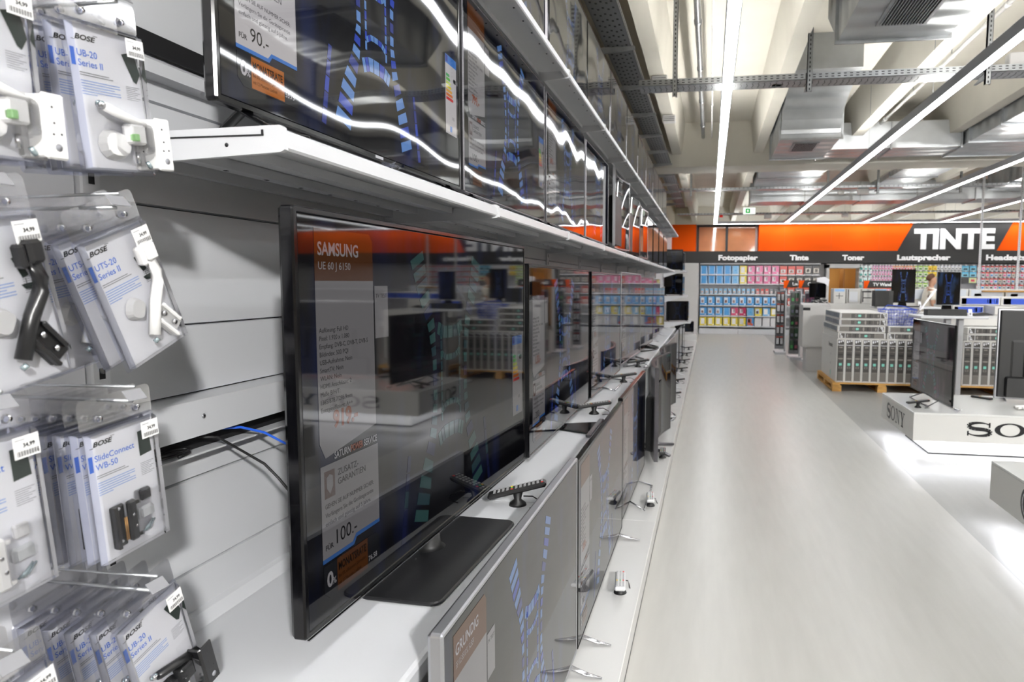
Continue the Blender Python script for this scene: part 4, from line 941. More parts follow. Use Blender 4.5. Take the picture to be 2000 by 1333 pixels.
for r, row in enumerate(rows):
    z = tops[r]-.012; seen = {}
    if row is None:
        for i in range(17):
            c = '8cc4ea' if i < 12 else (RD if i < 15 else '7c7f86')
            n = i+1 if i < 12 else (i-11 if i < 15 else i-14)
            put((c, .085, .155, 'small'), SX0+.075+.134*i, z, 'small %s card pack on the third shelf of the far wall' % ('light blue' if i < 12 else 'red' if i < 15 else 'grey'), '%s card packs on the third far shelf' % ('light blue' if i < 12 else 'red' if i < 15 else 'grey'))
        continue
    for i, (c, f) in enumerate(row):
        x = SX0+.115+.229*i
        put((c, .20, .25 if r not in (1, 4) else .235, f), x, z, '%s %s pack on the %s shelf of the far wall' % (CN[c], {'sleeve': 'glossy paper', 'photo': 'photo paper', 'white': 'paper', 'seven': 'number print', 'mix': 'mixed picture', 'stripe': 'paper'}[f], RN[r]), '%s %s packs on the %s far shelf' % (CN[c], f if f != 'mix' else 'picture', RN[r]))
for i, (c, f) in enumerate([(RD, 'small')]*3+[(BK, 'round')]*2):
    put((c, .20, .24, f), SX0+2*SBW+.115+.229*i, tops[0]-.012, '%s ink pack on the top shelf left of the doorway' % ('red' if i < 3 else 'black and cream'), '%s ink packs on the top shelf by the doorway' % ('red' if i < 3 else 'black'))
for i, (c, f) in enumerate([(RD, 'small')]+[(BK, 'round')]*4):
    put((c, .20, .22, f), SX0+2*SBW+.115+.229*i, tops[1]-.012, '%s ink pack on the second shelf left of the doorway' % ('red' if i < 1 else 'black and cream'), '%s ink packs on the second shelf by the doorway' % ('red' if i < 1 else 'black'))
for z in (tops[2], tops[3]):
    for i in range(5): put(('b9463a' if i % 2 else '40506a', .19, .22, 'small'), SX0+2*SBW+.115+.229*i, z-.012, '%s box low on the shelves left of the doorway' % ('dull red' if i % 2 else 'slate blue'), '%s boxes on the lower doorway shelves' % ('dull red' if i % 2 else 'slate'))

# ================================================================ FAR WALL: PEG WALL OF INK AND HEADSETS
e = empty('peg_wall', (4.24, BY+.2, 0), 0, 'long white peg wall for ink and headsets right of the doorway', 'shelving')
b = MB(); b.box(0, 9.5, .1, .14, 0, 2.09, M('peg_board_grey', 'b9b9bd', rough=.6)); b.build('peg_board', e)
b = MB(); b.box(0, 9.5, -.3, .1, 1.20, 1.24, shelf_w); b.box(0, 9.5, -.32, .1, 0, .18, shelf_w); b.build('shelf', e)
def peg_pack(name, w_, h_, top, mid, low):
    b = MB(); b.bbox(-w_/2, w_/2, -.02, .02, -h_, 0, M('peg_'+mid, mid, rough=.35), .002)
    b.quad((-w_/2+.002, -.0205, -h_*.3), (w_/2-.002, -.0205, -h_*.3), (w_/2-.002, -.0205, -.002), (-w_/2+.002, -.0205, -.002), M('peg_'+top, top, rough=.35))
    b.quad((-w_*.3, -.0205, -h_*.85), (w_*.3, -.0205, -h_*.85), (w_*.3, -.0205, -h_*.5), (-w_*.3, -.0205, -h_*.5), M('peg_'+low, low, rough=.4))
    b.tube([(0, .08, .01), (0, -.05, .01)], .004, galv, 5); b.quad((-.016, -.055, -.005), (.016, -.055, -.005), (.016, -.05, .028), (-.016, -.05, .028), white_p)
    return b.build(name)
XP = lambda px: 4.24+(px-1683)*.01362
zones = [('ink_pack', 1684, 1702, .12, .135, .165, 4, 'teal', ('dff0ee', 'eef6f4', '4fb0a8')), ('ink_pack', 1704, 1746, .078, .12, .16, 5, 'magenta', ('d78fc0', 'f0dfe8', 'cc4f8a')),
         ('ink_pack', 1748, 1787, .078, .12, .16, 5, 'orange', ('f0a05c', 'f3ddd6', 'd8607a')), ('ink_pack', 1790, 1816, .145, .13, .16, 5, 'green', ('a5d04a', 'e6eed6', '5a8a3a')),
         ('accessory_pack', 1819, 1832, .13, .13, .17, 2, 'yellow', ('f2d03c', 'f2d84e', 'c89020')), ('accessory_pack', 1835, 1878, .095, .12, .17, 2, 'white', ('dcdce6', 'f0f0f0', '8a8a92')),
         ('speaker_pack', 1887, 1902, .20, .14, .17, 2, 'blue', ('59b4dc', '8fd0e6', '2a3a4a')), ('speaker_pack', 1885, 1902, .20, .13, .17, 0, 'black', ('222222', '2a2a2a', 'e6f0c0')),
         ('headset_pack', 1913, 2070, .11, .135, .172, 5, 'red', ('cc2a26', 'e8e4e4', '4a4644'))]
for name, p0, p1, pitch, h_, dz, nr, cn, cols in zones:
    n = int((XP(p1)-XP(p0))/pitch+.3)+1
    for r in range(nr if nr else 0):
        src = None
        for i in range(n):
            cc = cols
            if cn == 'red': cc = (cols[0], ('e8e4e4', 'dfe6f0', 'ded8cc')[i % 3], (('4a4644', '8a8a8c', '3a8acc', 'e0609a')[(i*3+r) % 4]))
            kk = ('peg', name, cc, pitch)
            if kk not in PP: o = peg_pack(name, pitch*.86, h_, *cc); PP[kk] = o
            else: o = PP[kk].copy(); COL.objects.link(o)
            o.location = (XP(p0)+pitch*i, BY+.02, 2.03-dz*r)
            tag(o, '%s %s hanging in the %s row of the peg wall' % (cn if cn != 'red' else 'red topped', name.replace('_', ' '), RN[r]), 'pack', '%s %ss in the %s peg row' % (cn, name.replace('_', ' '), RN[r]))
for i, c in enumerate(('3a3a3c', 'dfe8b0')):
    b = MB(); b.bbox(-.09, .09, -.02, .02, -.14, 0, M('peg_'+c, c, rough=.35)); b.quad((-.05, -.0205, -.1), (.05, -.0205, -.1), (.05, -.0205, -.04), (-.05, -.0205, -.04), M('print_d04060', 'd04060')) if i else None
    o = b.build('speaker_pack'); o.location = (XP(1887)+.2*i, BY+.02, 1.69); tag(o, ('dark speaker pack below the blue ones on the peg wall', 'pale green speaker pack below the blue ones on the peg wall')[i], 'pack')
#@@RIGHT
# ================================================================ BRAND PLINTHS
slab_k = M('logo_black', '1c1c1e', rough=.35)
def serif_sony(b, x, z, h, wd, T=None, y=-.0015):
    "wide slab serif capitals S O N Y from x, width wd, drawn in the local x,z plane"
    u = wd/4.55; t = h*.22; s = h*.085
    def R(x0, x1, z0, z1): b.quad((x0, y, z0), (x1, y, z0), (x1, y, z1), (x0, y, z1), slab_k, T)
    def band(pts, ws):
        n = len(pts)
        for i in range(n-1):
            (ax, az), (cx, cz) = pts[i], pts[i+1]; d = Vector((cx-ax, cz-az)).normalized(); nx, nz = -d.y, d.x
            w0, w1 = ws[i]/2, ws[i+1]/2
            b.quad((ax-nx*w0, y, az-nz*w0), (cx-nx*w1, y, cz-nz*w1), (cx+nx*w1, y, cz+nz*w1), (ax+nx*w0, y, az+nz*w0), slab_k, T)
    # S
    P = []; W_ = []
    for i in range(13):
        a = .15+(1.45*PI-.0)*i/12; P.append((x+u*.5+u*.40*math.cos(a), z+h*.745+h*.235*math.sin(a))); W_.append(s if i < 3 else s+(t*1.25-s)*min(1, (i-2)/5))
    for i in range(1, 14):
        a = .45*PI-(1.5*PI)*i/13; P.append((x+u*.5+u*.42*math.cos(a), z+h*.26+h*.25*math.sin(a))); W_.append(t*1.25 if i < 6 else max(s, t*1.25-(t*1.25-s)*(i-5)/5))
    band(P, W_)
    R(x+u*.84, x+u*.90, z+h*.62, z+h*1.0); R(x+u*.06, x+u*.12, z, z+h*.36)
    # O
    cx = x+u*1.62; n = 28
    for i in range(n):
        a0, a1 = 2*PI*i/n, 2*PI*(i+1)/n
        q = lambda a, k: (cx+(u*.56 if k else u*.36)*math.cos(a), y, z+h*.5+(h*.52 if k else h*.43)*math.sin(a))
        b.quad(q(a0, 0), q(a1, 0), q(a1, 1), q(a0, 1), slab_k, T)
    # N
    x2 = x+u*2.32
    R(x2+u*.14, x2+u*.21, z, z+h); R(x2+u*.82, x2+u*.89, z, z+h)
    b.poly([(x2+u*.14, y, z+h), (x2+u*.36, y, z+h), (x2+u*.89, y, z), (x2+u*.80, y, z)], slab_k, T)
    R(x2, x2+u*.36, z+h-s, z+h); R(x2, x2+u*.34, z, z+s); R(x2+u*.68, x2+u*1.02, z+h-s, z+h)
    # Y
    x3 = x+u*3.42; m = x3+u*.56
    R(m-u*.11, m+u*.11, z, z+h*.5)
    b.poly([(x3+u*.08, y, z+h), (x3+u*.34, y, z+h), (m+u*.11, y, z+h*.45), (m-u*.11, y, z+h*.45)], slab_k, T)
    b.poly([(x3+u*.90, y, z+h), (x3+u*.98, y, z+h), (m+u*.11, y, z+h*.45), (m, y, z+h*.45)], slab_k, T)
    R(x3, x3+u*.44, z+h-s, z+h); R(x3+u*.74, x3+u*1.1, z+h-s, z+h); R(m-u*.26, m+u*.26, z, z+s)
glow_m = M('plinth_led', 'ffffff', emit='f4f6ff', es=52)
def plinth(x0, x1, y0, y1, z0, z1, label, ins=.19):
    e = empty('brand_plinth', (x0, y0, 0), 0, label, 'display plinth')
    X, Y = x1-x0, y1-y0
    b = MB(); b.bbox(0, X, 0, Y, z1-.018, z1, gloss_w, .002); b.box(.001, X-.001, .001, Y-.001, z0, z1-.0185, M('plinth_body', 'e2e1dd', rough=.3)); b.build('top_slab', e)
    b = MB(); b.box(ins, X-ins, ins, Y-ins, .012, z0, gloss_w); b.box(ins-.004, X-ins+.004, ins-.004, Y-ins+.004, 0, .012, black_m); b.build('recessed_base', e)
    b = MB(); d = .045
    for q in ((d, X-d, d, d+.02), (d, d+.02, d+.021, Y-d), (X-d-.02, X-d, d+.021, Y-d)): b.box(q[0], q[1], q[2], q[3], z0-.008, z0-.002, glow_m)
    b.build('led_strip', e)
    return e
e = plinth(1.755, 4.3, 6.16, 7.25, .155, .40, 'glossy white plinth with black serif lettering on two sides, glowing underneath')
b = MB(); serif_sony(b, .42, .155+.062, .115, .98)
b.build('front_lettering', e)
b = MB(); serif_sony(b, .0, .0, .135, .62, T=Matrix(((0, 1, 0, 0), (-1, 0, 0, .88), (0, 0, 1, .20), (0, 0, 0, 1)))); b.build('side_lettering', e)
e = plinth(1.767, 4.3, 3.3, 4.55, .155, .40, 'second glossy white plinth cut by the right edge, round black logo on its side')
b = MB(); T = Matrix(((0, 1, 0, 0), (-1, 0, 0, 4.02-3.3), (0, 0, 1, .278), (0, 0, 0, 1)))
b.disc(0, -.0010, 0, .105, slab_k, 40, T=T)
def ringq(b, r0, r1, a0, a1, m, y, n=30):
    for i in range(n):
        p, q = a0+(a1-a0)*i/n, a0+(a1-a0)*(i+1)/n
        b.quad((r0*math.cos(p), y, r0*math.sin(p)), (r0*math.cos(q), y, r0*math.sin(q)), (r1*math.cos(q), y, r1*math.sin(q)), (r1*math.cos(p), y, r1*math.sin(p)), m, T)
ringq(b, .078, .084, PI/2+.1, 2*PI+0.0, card_w, -.0016)
b.disc(-.038, -.0016, .034, .012, card_w, 14, T=T)
b.quad((-.008, -.0016, -.04), (0, -.0016, -.04), (0, -.0016, .045), (-.008, -.0016, .045), card_w, T); b.quad((0, -.0016, -.04), (.03, -.0016, -.04), (.03, -.0016, -.032), (0, -.0016, -.032), card_w, T)
b.quad((.03, -.0016, -.003), (.084, -.0016, -.003), (.084, -.0016, .003), (.03, -.0016, .003), card_w, T)
b.build('round_logo', e)
G_R = 'televisions on the white plinth'
tv((2.035, 6.71, .40), -PI/2+.02, 1.12, .70, 'black television with a light edge standing on the lettered white plinth, colourful dim picture', G_R, frame=black_g, bezel=.012, depth=.035, lift=.06, stand='loop', stand_mat=dsilver, glow=.30, kind='calm', sheet='full', tint='7a5a68', tcol=('9a5a7a', '3a8a8a', '6a4a8a'))
b = MB(); b.box(-.01, .01, -.01, .01, 0, .01, silver)
o = tv((3.22, 6.92, .40), PI-.16, 1.05, .86, 'television turned away on the lettered plinth showing its black back and silver rim', G_R, frame=silver, bezel=.012, depth=.05, lift=.02, stand='feet', stand_mat=silver, glow=.3)
b = MB(); b.rings(1.02, .83, [(0, .026), (.012, .06)], black_m, rc=.01, cz=.45, capfirst=False); b.rings(.62, .44, [(0, .06), (.05, .11)], black_m, rc=.02, cz=.35, capfirst=False); b.rings(.9, .20, [(0, .06), (.01, .12)], black_m, rc=.02, cz=.14, capfirst=False); b.build('back_housing', o)
remote((1.86, 6.42, .40), .15, 'black remote control on a foot at the front of the lettered plinth')
remote((2.62, 7.05, .40), -.9, 'dark remote control lying at the back of the lettered plinth', tether=False)
b = MB()
for i in range(5): b.bbox(-.12+.05*i, -.085+.05*i, -.03, .03, .01, .03, white_p, .004)
b.tube([(-.13, 0, .03), (.14, 0, .03)], .012, white_p, 8); o = b.build('white_cable_strip'); o.location = (2.80, 6.5, .40); o.rotation_euler = (0, 0, .3); tag(o, 'white socket strip lying on the lettered plinth at the right edge', 'power strip')
b = MB()
for i in range(10): b.poly([(random.uniform(-.05, .05), random.uniform(-.04, .04), random.uniform(0, .03)) for _ in range(3)], clear_rim)
o = b.build('plastic_scrap'); o.location = (2.13, 6.25, .401); tag(o, 'crumpled clear foil behind the foot of the plinth television', 'scrap')

# ================================================================ PALLETS OF TELEVISION BOXES
def pallet(x0, y0, w_, d_, label):
    e = empty('wooden_pallet', (x0, y0, 0), 0, label, 'pallet', 'wooden pallets under the box stacks')
    b = MB()
    for i in range(9): b.box(i*w_/9+.008, (i+1)*w_/9-.008, 0, d_, .105, .125, wood) if 0 else None
    for i in range(9): b.box(0, w_, i*d_/9+.01, (i+1)*d_/9-.01, .105, .125, wood)
    for x in (0, w_/2-.05, w_-.10): b.box(x, x+.10, 0, d_, .085, .105, wood)
    b.build('top_boards', e)
    for x in (0, w_/2-.06, w_-.12):
        b = MB()
        for y in (0, d_/2-.06, d_-.12): b.box(x, x+.12, y, y+.12, .018, .085, wood)
        b.box(x, x+.12, 0, d_, 0, .018, wood); b.build('runner', e)
    return e
pallet(1.72, 9.86, 1.32, 1.38, 'wooden pallet under the front stack of dark labelled television boxes')
pallet(3.27, 9.86, 1.30, 1.38, 'wooden pallet under the right stack of television boxes behind the plinth')
lab_k = M('box_label_dark', '3a3633', rough=.45); mint = M('box_mint', '7fd0c0', rough=.5); box_w = M('box_white', 'dcdad6', rough=.55); lab_g = M('box_label_grey', '8b8680', rough=.5)
def tvbox(L, t, d):
    "upright box: t wide (x), d deep (y), L high (z); dark spine on the -y face"
    b = MB(); b.bbox(0, t, 0, d, 0, L, box_w, .004); y = -.0012; m = t*.14
    R = lambda a, c, z0, z1, mt, yy=y: b.quad((a*t, yy, z0*L), (c*t, yy, z0*L), (c*t, yy, z1*L), (a*t, yy, z1*L), mt)
    R(.12, .88, .02, .975, lab_k); y2 = y-.0008
    R(.2, .34, .90, .955, card_w, y2); R(.45, .55, .915, .96, card_w, y2); R(.65, .82, .935, .965, card_w, y2)
    text(b, 'Panasonic', .16*t, .845*L, t*.16, card_w, y=y2, bold=.03, width=t*.70); R(.30, .70, .79, .815, lab_g, y2); text(b, 'CS 520', .2*t, .70*L, t*.2, lab_g, y=y2, width=t*.6)
    b.disc(.5*t, y2, .635*L, .33*t, dark_gap, 16, rz=.014*L); b.disc(.5*t, y2, .545*L, .33*t, lab_g, 14, rz=.018*L)
    R(.32, .66, .385, .445, mint, y2); R(.30, .68, .32, .36, lab_g, y2); R(.36, .62, .327, .353, lab_k, y2-.0005); R(.16, .84, .04, .24, M('box_label_mid', '6a6560', rough=.5), y2)
    text(b, '//////', .2*t, .215*L, t*.25, lab_g, y=y2-.0005, width=t*.6); R(.15, .85, .025, .035, card_w, y2-.0005)
    return b
def boxes(x, y, n, label, group, L=.615, t=.1115, d=1.25):
    src = None
    for i in range(n):
        if src is None: src = BOXES.get('up') or tvbox(L, t, d).build('television_box'); o = src if 'up' not in BOXES else src.copy(); BOXES['up'] = src
        else: o = src.copy()
        if o.name not in COL.objects: COL.objects.link(o)
        o.location = (x+(t+.002)*i, y, .1255); tag(o, label % ORD2[i], 'box', group)
BOXES = {}; ORD2 = ['first', 'second', 'third', 'fourth', 'fifth', 'sixth', 'seventh', 'eighth', 'ninth', 'tenth', 'eleventh', 'twelfth']
boxes(1.765, 9.89, 11, 'upright dark spined television box, %s from the left on the front pallet', 'upright television boxes on the front pallet')
b = MB(); T = Matrix(((0, 1, 0, 0), (-1, 0, 0, 1.2), (0, 0, 1, 0), (0, 0, 0, 1)))
text(b, 'Panasonic', .55, .47, .085, ink_k, y=-.001, bold=.03, T=T); 
for i in range(3): text(b, '4K', .72, .34-.13*i, .05, ink_g, y=-.001, T=T)
b.quad((.74, -.001, .05), (.78, -.001, .05), (.78, -.001, .13), (.74, -.001, .13), mint, T)
o = b.build('box_print', bpy.data.objects['television_box']) if 'television_box' in bpy.data.objects else None
boxes(3.41, 9.89, 8, 'upright dark spined television box, %s from the left on the right pallet', 'upright television boxes on the right pallet')
def flatbox(x, y, z, flip, label, group, L=.63, t=.088, d=1.2, side=None, slot=0):
    key = ('flat', flip, side)
    if key not in BOXES:
        q = MB(); g = tvbox(L, t, d); T = Matrix(((0, 0, 1, 0), (0, 1, 0, 0), (-1, 0, 0, t), (0, 0, 0, 1))) if not flip else Matrix(((0, 0, -1, L), (0, 1, 0, 0), (1, 0, 0, 0), (0, 0, 0, 1)))
        g.v = [tuple(T @ Vector(p)) for p in g.v]
        if side:
            for i in range(3): g.quad((-.001, d*(.06+.30*i), .012), (-.001, d*(.04+.30*i), .012), (-.001, d*(.04+.30*i), .01), (-.001, d*(.06+.3*i), .01), ink_g)
            g.quad((-.0012, d-.04, .012), (-.0012, .04, .012), (-.0012, .04, t-.012), (-.0012, d-.04, t-.012), M('box_side_picture', '59626e', rough=.4, noise=.5, nscale=9))
        BOXES[key] = g.build('television_box'); o = BOXES[key]
    else: o = BOXES[key].copy(); COL.objects.link(o)
    o.location = (x, y, z); tag(o, label, 'box', group); return o
z = .742
for k, (fl_, sd, dx) in enumerate(((True, None, 0), (False, 'pic', -.01), (False, 'pic', .012), (False, 'pic', .015))):
    flatbox(1.775+dx, 9.88, z, fl_, 'flat lying television box on the left of the front pallet, %s of its pile' % ('lowest', 'second', 'third', 'topmost')[k], 'flat television boxes on the front pallet', side=sd); z += .0925
z = .742
for k in range(2): flatbox(2.425+.01*k, 9.88, z, k == 0, 'flat lying television box under the blue basket, %s one' % ('lower', 'upper')[k], 'flat television boxes under the basket'); z += .0925
z = .742
for k in range(2): flatbox(3.45, 9.88, z, True, 'flat lying television box on the right pallet, %s one' % ('lower', 'upper')[k], 'flat television boxes on the right pallet'); z += .0925
def plainbox(x0, x1, y0, y1, z0, z1, label, mat=None, prints=(), name='cardboard_box', group=None, texts=(), cat='box'):
    b = MB(); b.bbox(0, x1-x0, 0, y1-y0, 0, z1-z0, mat or box_w, .004)
    for (a, c, d, f, m) in prints: b.quad((a*(x1-x0), -.001, d*(z1-z0)), (c*(x1-x0), -.001, d*(z1-z0)), (c*(x1-x0), -.001, f*(z1-z0)), (a*(x1-x0), -.001, f*(z1-z0)), m)
    for (tx, a, d, sz, m) in texts: text(b, tx, a*(x1-x0), d*(z1-z0), sz, m, y=-.002, bold=.02)
    o = b.build(name); o.location = (x0, y0, z0); tag(o, label, cat, group); return o
blu = M('box_blue', '2a52c8', rough=.4)
plainbox(3.30, 4.55, 10.2, 11.2, .93, 1.03, 'wide white lid box topping the right pallet pile')
# blue faced boxes behind
for k, (x0, x1, z0, z1, lab) in enumerate(((4.05, 4.66, 1.17, 1.30, 'upper left'), (4.67, 5.6, 1.17, 1.30, 'upper right'), (3.95, 4.42, 1.03, 1.16, 'middle'), (3.55, 4.42, .90, 1.02, 'lower'))):
    plainbox(x0, x1, 12.0, 13.0, z0, z1, 'white box with a blue printed face behind the right pallet, %s one' % lab, prints=((.04, .96, .12, .85, blu), (.04, .16, .12, .85, lab_k), (.72, .78, .2, .75, lab_k), (.68, .70, .3, .7, card_w), (.84, .85, .3, .7, card_w), (.90, .93, .25, .75, card_w)), group='blue faced television boxes')
plainbox(4.43, 4.75, 11.6, 12.6, 1.035, 1.165, 'plain white box beside the blue faced ones, upper'); plainbox(4.43, 4.75, 11.6, 12.6, .90, 1.03, 'plain white box beside the blue faced ones, lower')
plainbox(3.55, 5.6, 11.95, 13.1, 0, .895, 'big pale box block carrying the blue faced boxes', group=None)
for k in range(4): plainbox(3.5+.62*k, 4.1+.62*k, 13.6, 14.2, 1.22, 1.42, 'white printed carton behind the display table, %s from the left' % ORD2[k], prints=((.05, .95, .05, .95, M('carton_bluewhite', 'd8dee8')), (.15, .35, .35, .6, ink_g)), group='white cartons behind the display table')
plainbox(3.4, 6.0, 13.6, 14.3, 0, 1.215, 'long low white shelf block under the white cartons', name='shelf_block', cat='shelving')
plainbox(4.95, 5.7, 13.5, 13.59, 1.37, 1.40, 'thin brown and orange item lying across the white cartons', mat=M('cardboard_brown', 'b98a4a'))

# blue basket with crumpled foil
e = empty('wire_basket', (2.62, 10.2, .928), 0, 'blue wire basket full of crumpled clear foil on the box stack', 'basket')
b = MB(); bl = M('basket_blue', '2b4fc4', rough=.4)
for i in range(13):
    t = i/12
    for y, k in ((-.14, 0), (.14, 0)): b.tube([(-.19+.38*t, y*.8, 0), (-.23+.46*t, y, .22)], .0025, bl, 5)
for i in range(8):
    t = i/7; b.tube([(-.19, (-.14+.28*t)*.8, 0), (-.23, -.14+.28*t, .22)], .0025, bl, 5); b.tube([(.19, (-.14+.28*t)*.8, 0), (.23, -.14+.28*t, .22)], .0025, bl, 5)
for z in (0, .045, .09, .135, .18, .22):
    k = z/.22; X, Y = .19+.04*k, .112+.028*k; b.tube([(-X, -Y, z), (X, -Y, z), (X, Y, z), (-X, Y, z), (-X, -Y, z)], .003 if z < .2 else .006, bl, 5)
b.tube([(-.23, -.14, .22), (-.15, -.06, .28), (.05, -.06, .27), (.23, -.14, .22)], .006, bl, 6)
b.build('basket_wire', e)
b = MB(); rr = random.Random(3); fo = M('crumpled_foil', 'e8e8f0', rough=.15, metal=.0, coat=1)
for i in range(420):
    cx, cy, cz = rr.uniform(-.17, .17), rr.uniform(-.09, .09), rr.uniform(.01, .23)
    if cz > .23-(cx/.22)**2*.08: continue
    b.poly([(cx+rr.uniform(-.06, .06), cy+rr.uniform(-.03, .03), cz+rr.uniform(-.04, .04)) for _ in range(3)], fo)
o = b.build('crumpled_foil'); o.location = (2.62, 10.2, .928); tag(o, 'heap of crumpled clear foil inside the blue basket', 'foil', kind='stuff')

# ================================================================ DISPLAY TABLE WITH UPRIGHT SCREENS
e = empty('display_table', (3.0, 9.3, 0), 0, 'white display table between the pallets with a screen and black sound bar on it', 'table')
b = MB(); b.bbox(-.38, .42, -.2, .35, 1.075, 1.11, shelf_w, .008); b.build('table_top', e)
b = MB(); b.box(-.03, .03, -.05, .05, 0, 1.075, M('leg_grey', 'a9a9ab', rough=.4)); b.box(.12, .18, -.05, .05, 0, 1.075, MATS['leg_grey']); b.build('pillar', e)
b = MB(); b.bbox(-.3, .3, -.25, .3, 0, .02, shelf_w); b.build('base', e)
plainbox(2.72, 3.19, 9.18, 9.34, 1.111, 1.19, 'black sound bar box under the silver framed upright screen', mat=black_m, name='sound_bar', cat='sound bar')
tv((3.07, 9.53, 1.111), .12, .31, .44, 'silver framed screen on the display table showing blue figures', 'upright screens in the hall', frame=silver, bezel=.008, depth=.02, lift=.12, stand='bar', stand_mat=silver, glow=.55, tint='4a78b8', tcol=('2a50b8', '3a68c8', '284a9a'))  # the blue figures are emissive colours of the screen picture
tv((3.02, 11.45, 1.15), .05, .36, .53, 'black upright screen showing the blue tunnel, behind the wire basket', 'upright screens in the hall', frame=black_g, bezel=.008, depth=.02, lift=.06, stand='bar', stand_mat=black_m, glow=.45)
b = MB(); b.bbox(-.4, .55, -.2, .3, 1.115, 1.15, shelf_w, .008); b.box(-.05, .05, 0, .1, 0, 1.115, MATS['leg_grey']); o = b.build('display_table'); o.location = (3.0, 11.5, 0); tag(o, 'farther white display table under the black upright screen', 'table')
b = MB(); b.prism([(0, 0, 0), (.02, 0, 0), (.24, 0, .33), (.22, 0, .33)], (0, .03, 0), silver); o = b.build('screen_arm'); o.location = (2.68, 9.5, 1.111); tag(o, 'slanting metal arm leaning left of the silver framed screen', 'arm')
for x, y, z, lab in ((3.20, 9.16, 1.111, 'beside the black sound bar'), (3.22, 11.33, 1.151, 'at the foot of the black upright screen')):
    b = MB(); b.prism([(0, 0, 0), (.045, 0, 0), (.045, .025, .085), (0, .025, .085)], (0, .004, 0), card_w); b.quad((.01, -.001, .01), (.032, -.001, .01), (.032, .008, .04), (.01, .008, .04), ink_g)
    o = b.build('price_card'); o.location = (x, y, z); tag(o, 'small white price card standing ' + lab, 'price card')
b = MB(); b.prism([(0, 0, 0), (.24, 0, .01), (.14, 0, .045), (.03, 0, .03)], (0, .1, 0), black_m); o = b.build('black_gloves'); o.location = (3.27, 9.2, 1.111); tag(o, 'small black bundle at the right end of the display table', 'bundle')
plainbox(2.56, 2.84, 11.3, 11.5, 1.151, 1.40, 'black speaker back left of the upright black screen', mat=black_m, name='speaker', cat='speaker')
# cartons of wall mounts
for k, (x0, x1, pr) in enumerate(((2.23, 2.44, ((.1, .9, .8, .97, M('pale_blue', '9cc4ee')), (.2, .8, .48, .52, ink_k), (.45, .5, .3, .7, ink_k))), (2.46, 2.70, ((.08, .15, .05, .95, lab_k), (.2, .8, .1, .8, M('carton_white', 'e9ebf0')))), (2.72, 2.93, ((.0, .8, .75, .85, ink_k), (.05, .15, .1, .75, ink_k), (.15, .8, .35, .42, ink_k))), (2.95, 3.14, ((.0, 1, .8, .97, MATS['pale_blue']), (.1, .9, .45, .48, ink_g), (.3, .34, .25, .7, ink_k))))):
    plainbox(x0, x1, 13.0, 13.3, 1.15, 1.42, 'white wall mount carton with small black drawing, %s from the left behind the front pallet' % ORD2[k], prints=pr, group='wall mount cartons behind the front pallet')
plainbox(2.13, 3.2, 12.95, 13.5, 0, 1.148, 'white counter block carrying the wall mount cartons', name='shelf_block', cat='shelving')
# grey cabinet and monitor
e = empty('grey_cabinet', (1.57, 12.0, 0), 0, 'grey metal cabinet between the game racks and the front pallet', 'cabinet')
b = MB(); cg = M('cabinet_grey', 'b9b7b5', rough=.45); b.bbox(0, .45, 0, .5, .42, 1.14, cg, .004); b.box(.08, .40, .03, .45, 0, .42, cg); b.box(.0, .12, -.001, 0, 1.05, 1.10, dark_gap); b.prism([(0, 0, 1.14), (.45, 0, 1.14), (.45, .4, 1.17), (0, .4, 1.17)], (0, .02, 0), cg); b.build('body', e)
b = MB(); b.tube([(.10, -.004, .95), (.10, .0, .95)], .008, silver, 10); b.build('lock', e)
tv((1.93, 12.9, 1.16), -.25, .30, .27, 'black monitor back with a white sheet draped over it above the grey cabinet', 'upright screens in the hall', frame=black_m, bezel=.01, depth=.03, lift=.09, stand='bar', stand_mat=black_m, glow=.02)
b = MB(); b.prism([(0, 0, .05), (.14, 0, .07), (.22, 0, .02), (.20, 0, -.10), (.14, 0, -.05), (0, 0, -.02)], (0, .02, 0), card_w); o = b.build('paper_sheet'); o.location = (1.90, 12.80, 1.56); tag(o, 'white paper sheet hanging over the monitor above the grey cabinet', 'paper')
plainbox(1.75, 2.12, 12.7, 13.14, 0, 1.158, 'narrow grey counter carrying the draped monitor', mat=cg, name='counter', cat='counter')
b = MB()
for i in range(26): b.tube([(rr.uniform(0, .26), 0, rr.uniform(0, .08)), (rr.uniform(0, .26), rr.uniform(0, .1), rr.uniform(0, .1))], .006, black_m if i % 3 else white_p, 5)
o = b.build('cable_tangle'); o.location = (1.78, 12.5, 1.16); tag(o, 'tangle of black cables on the counter below the monitor', 'cables', kind='stuff')

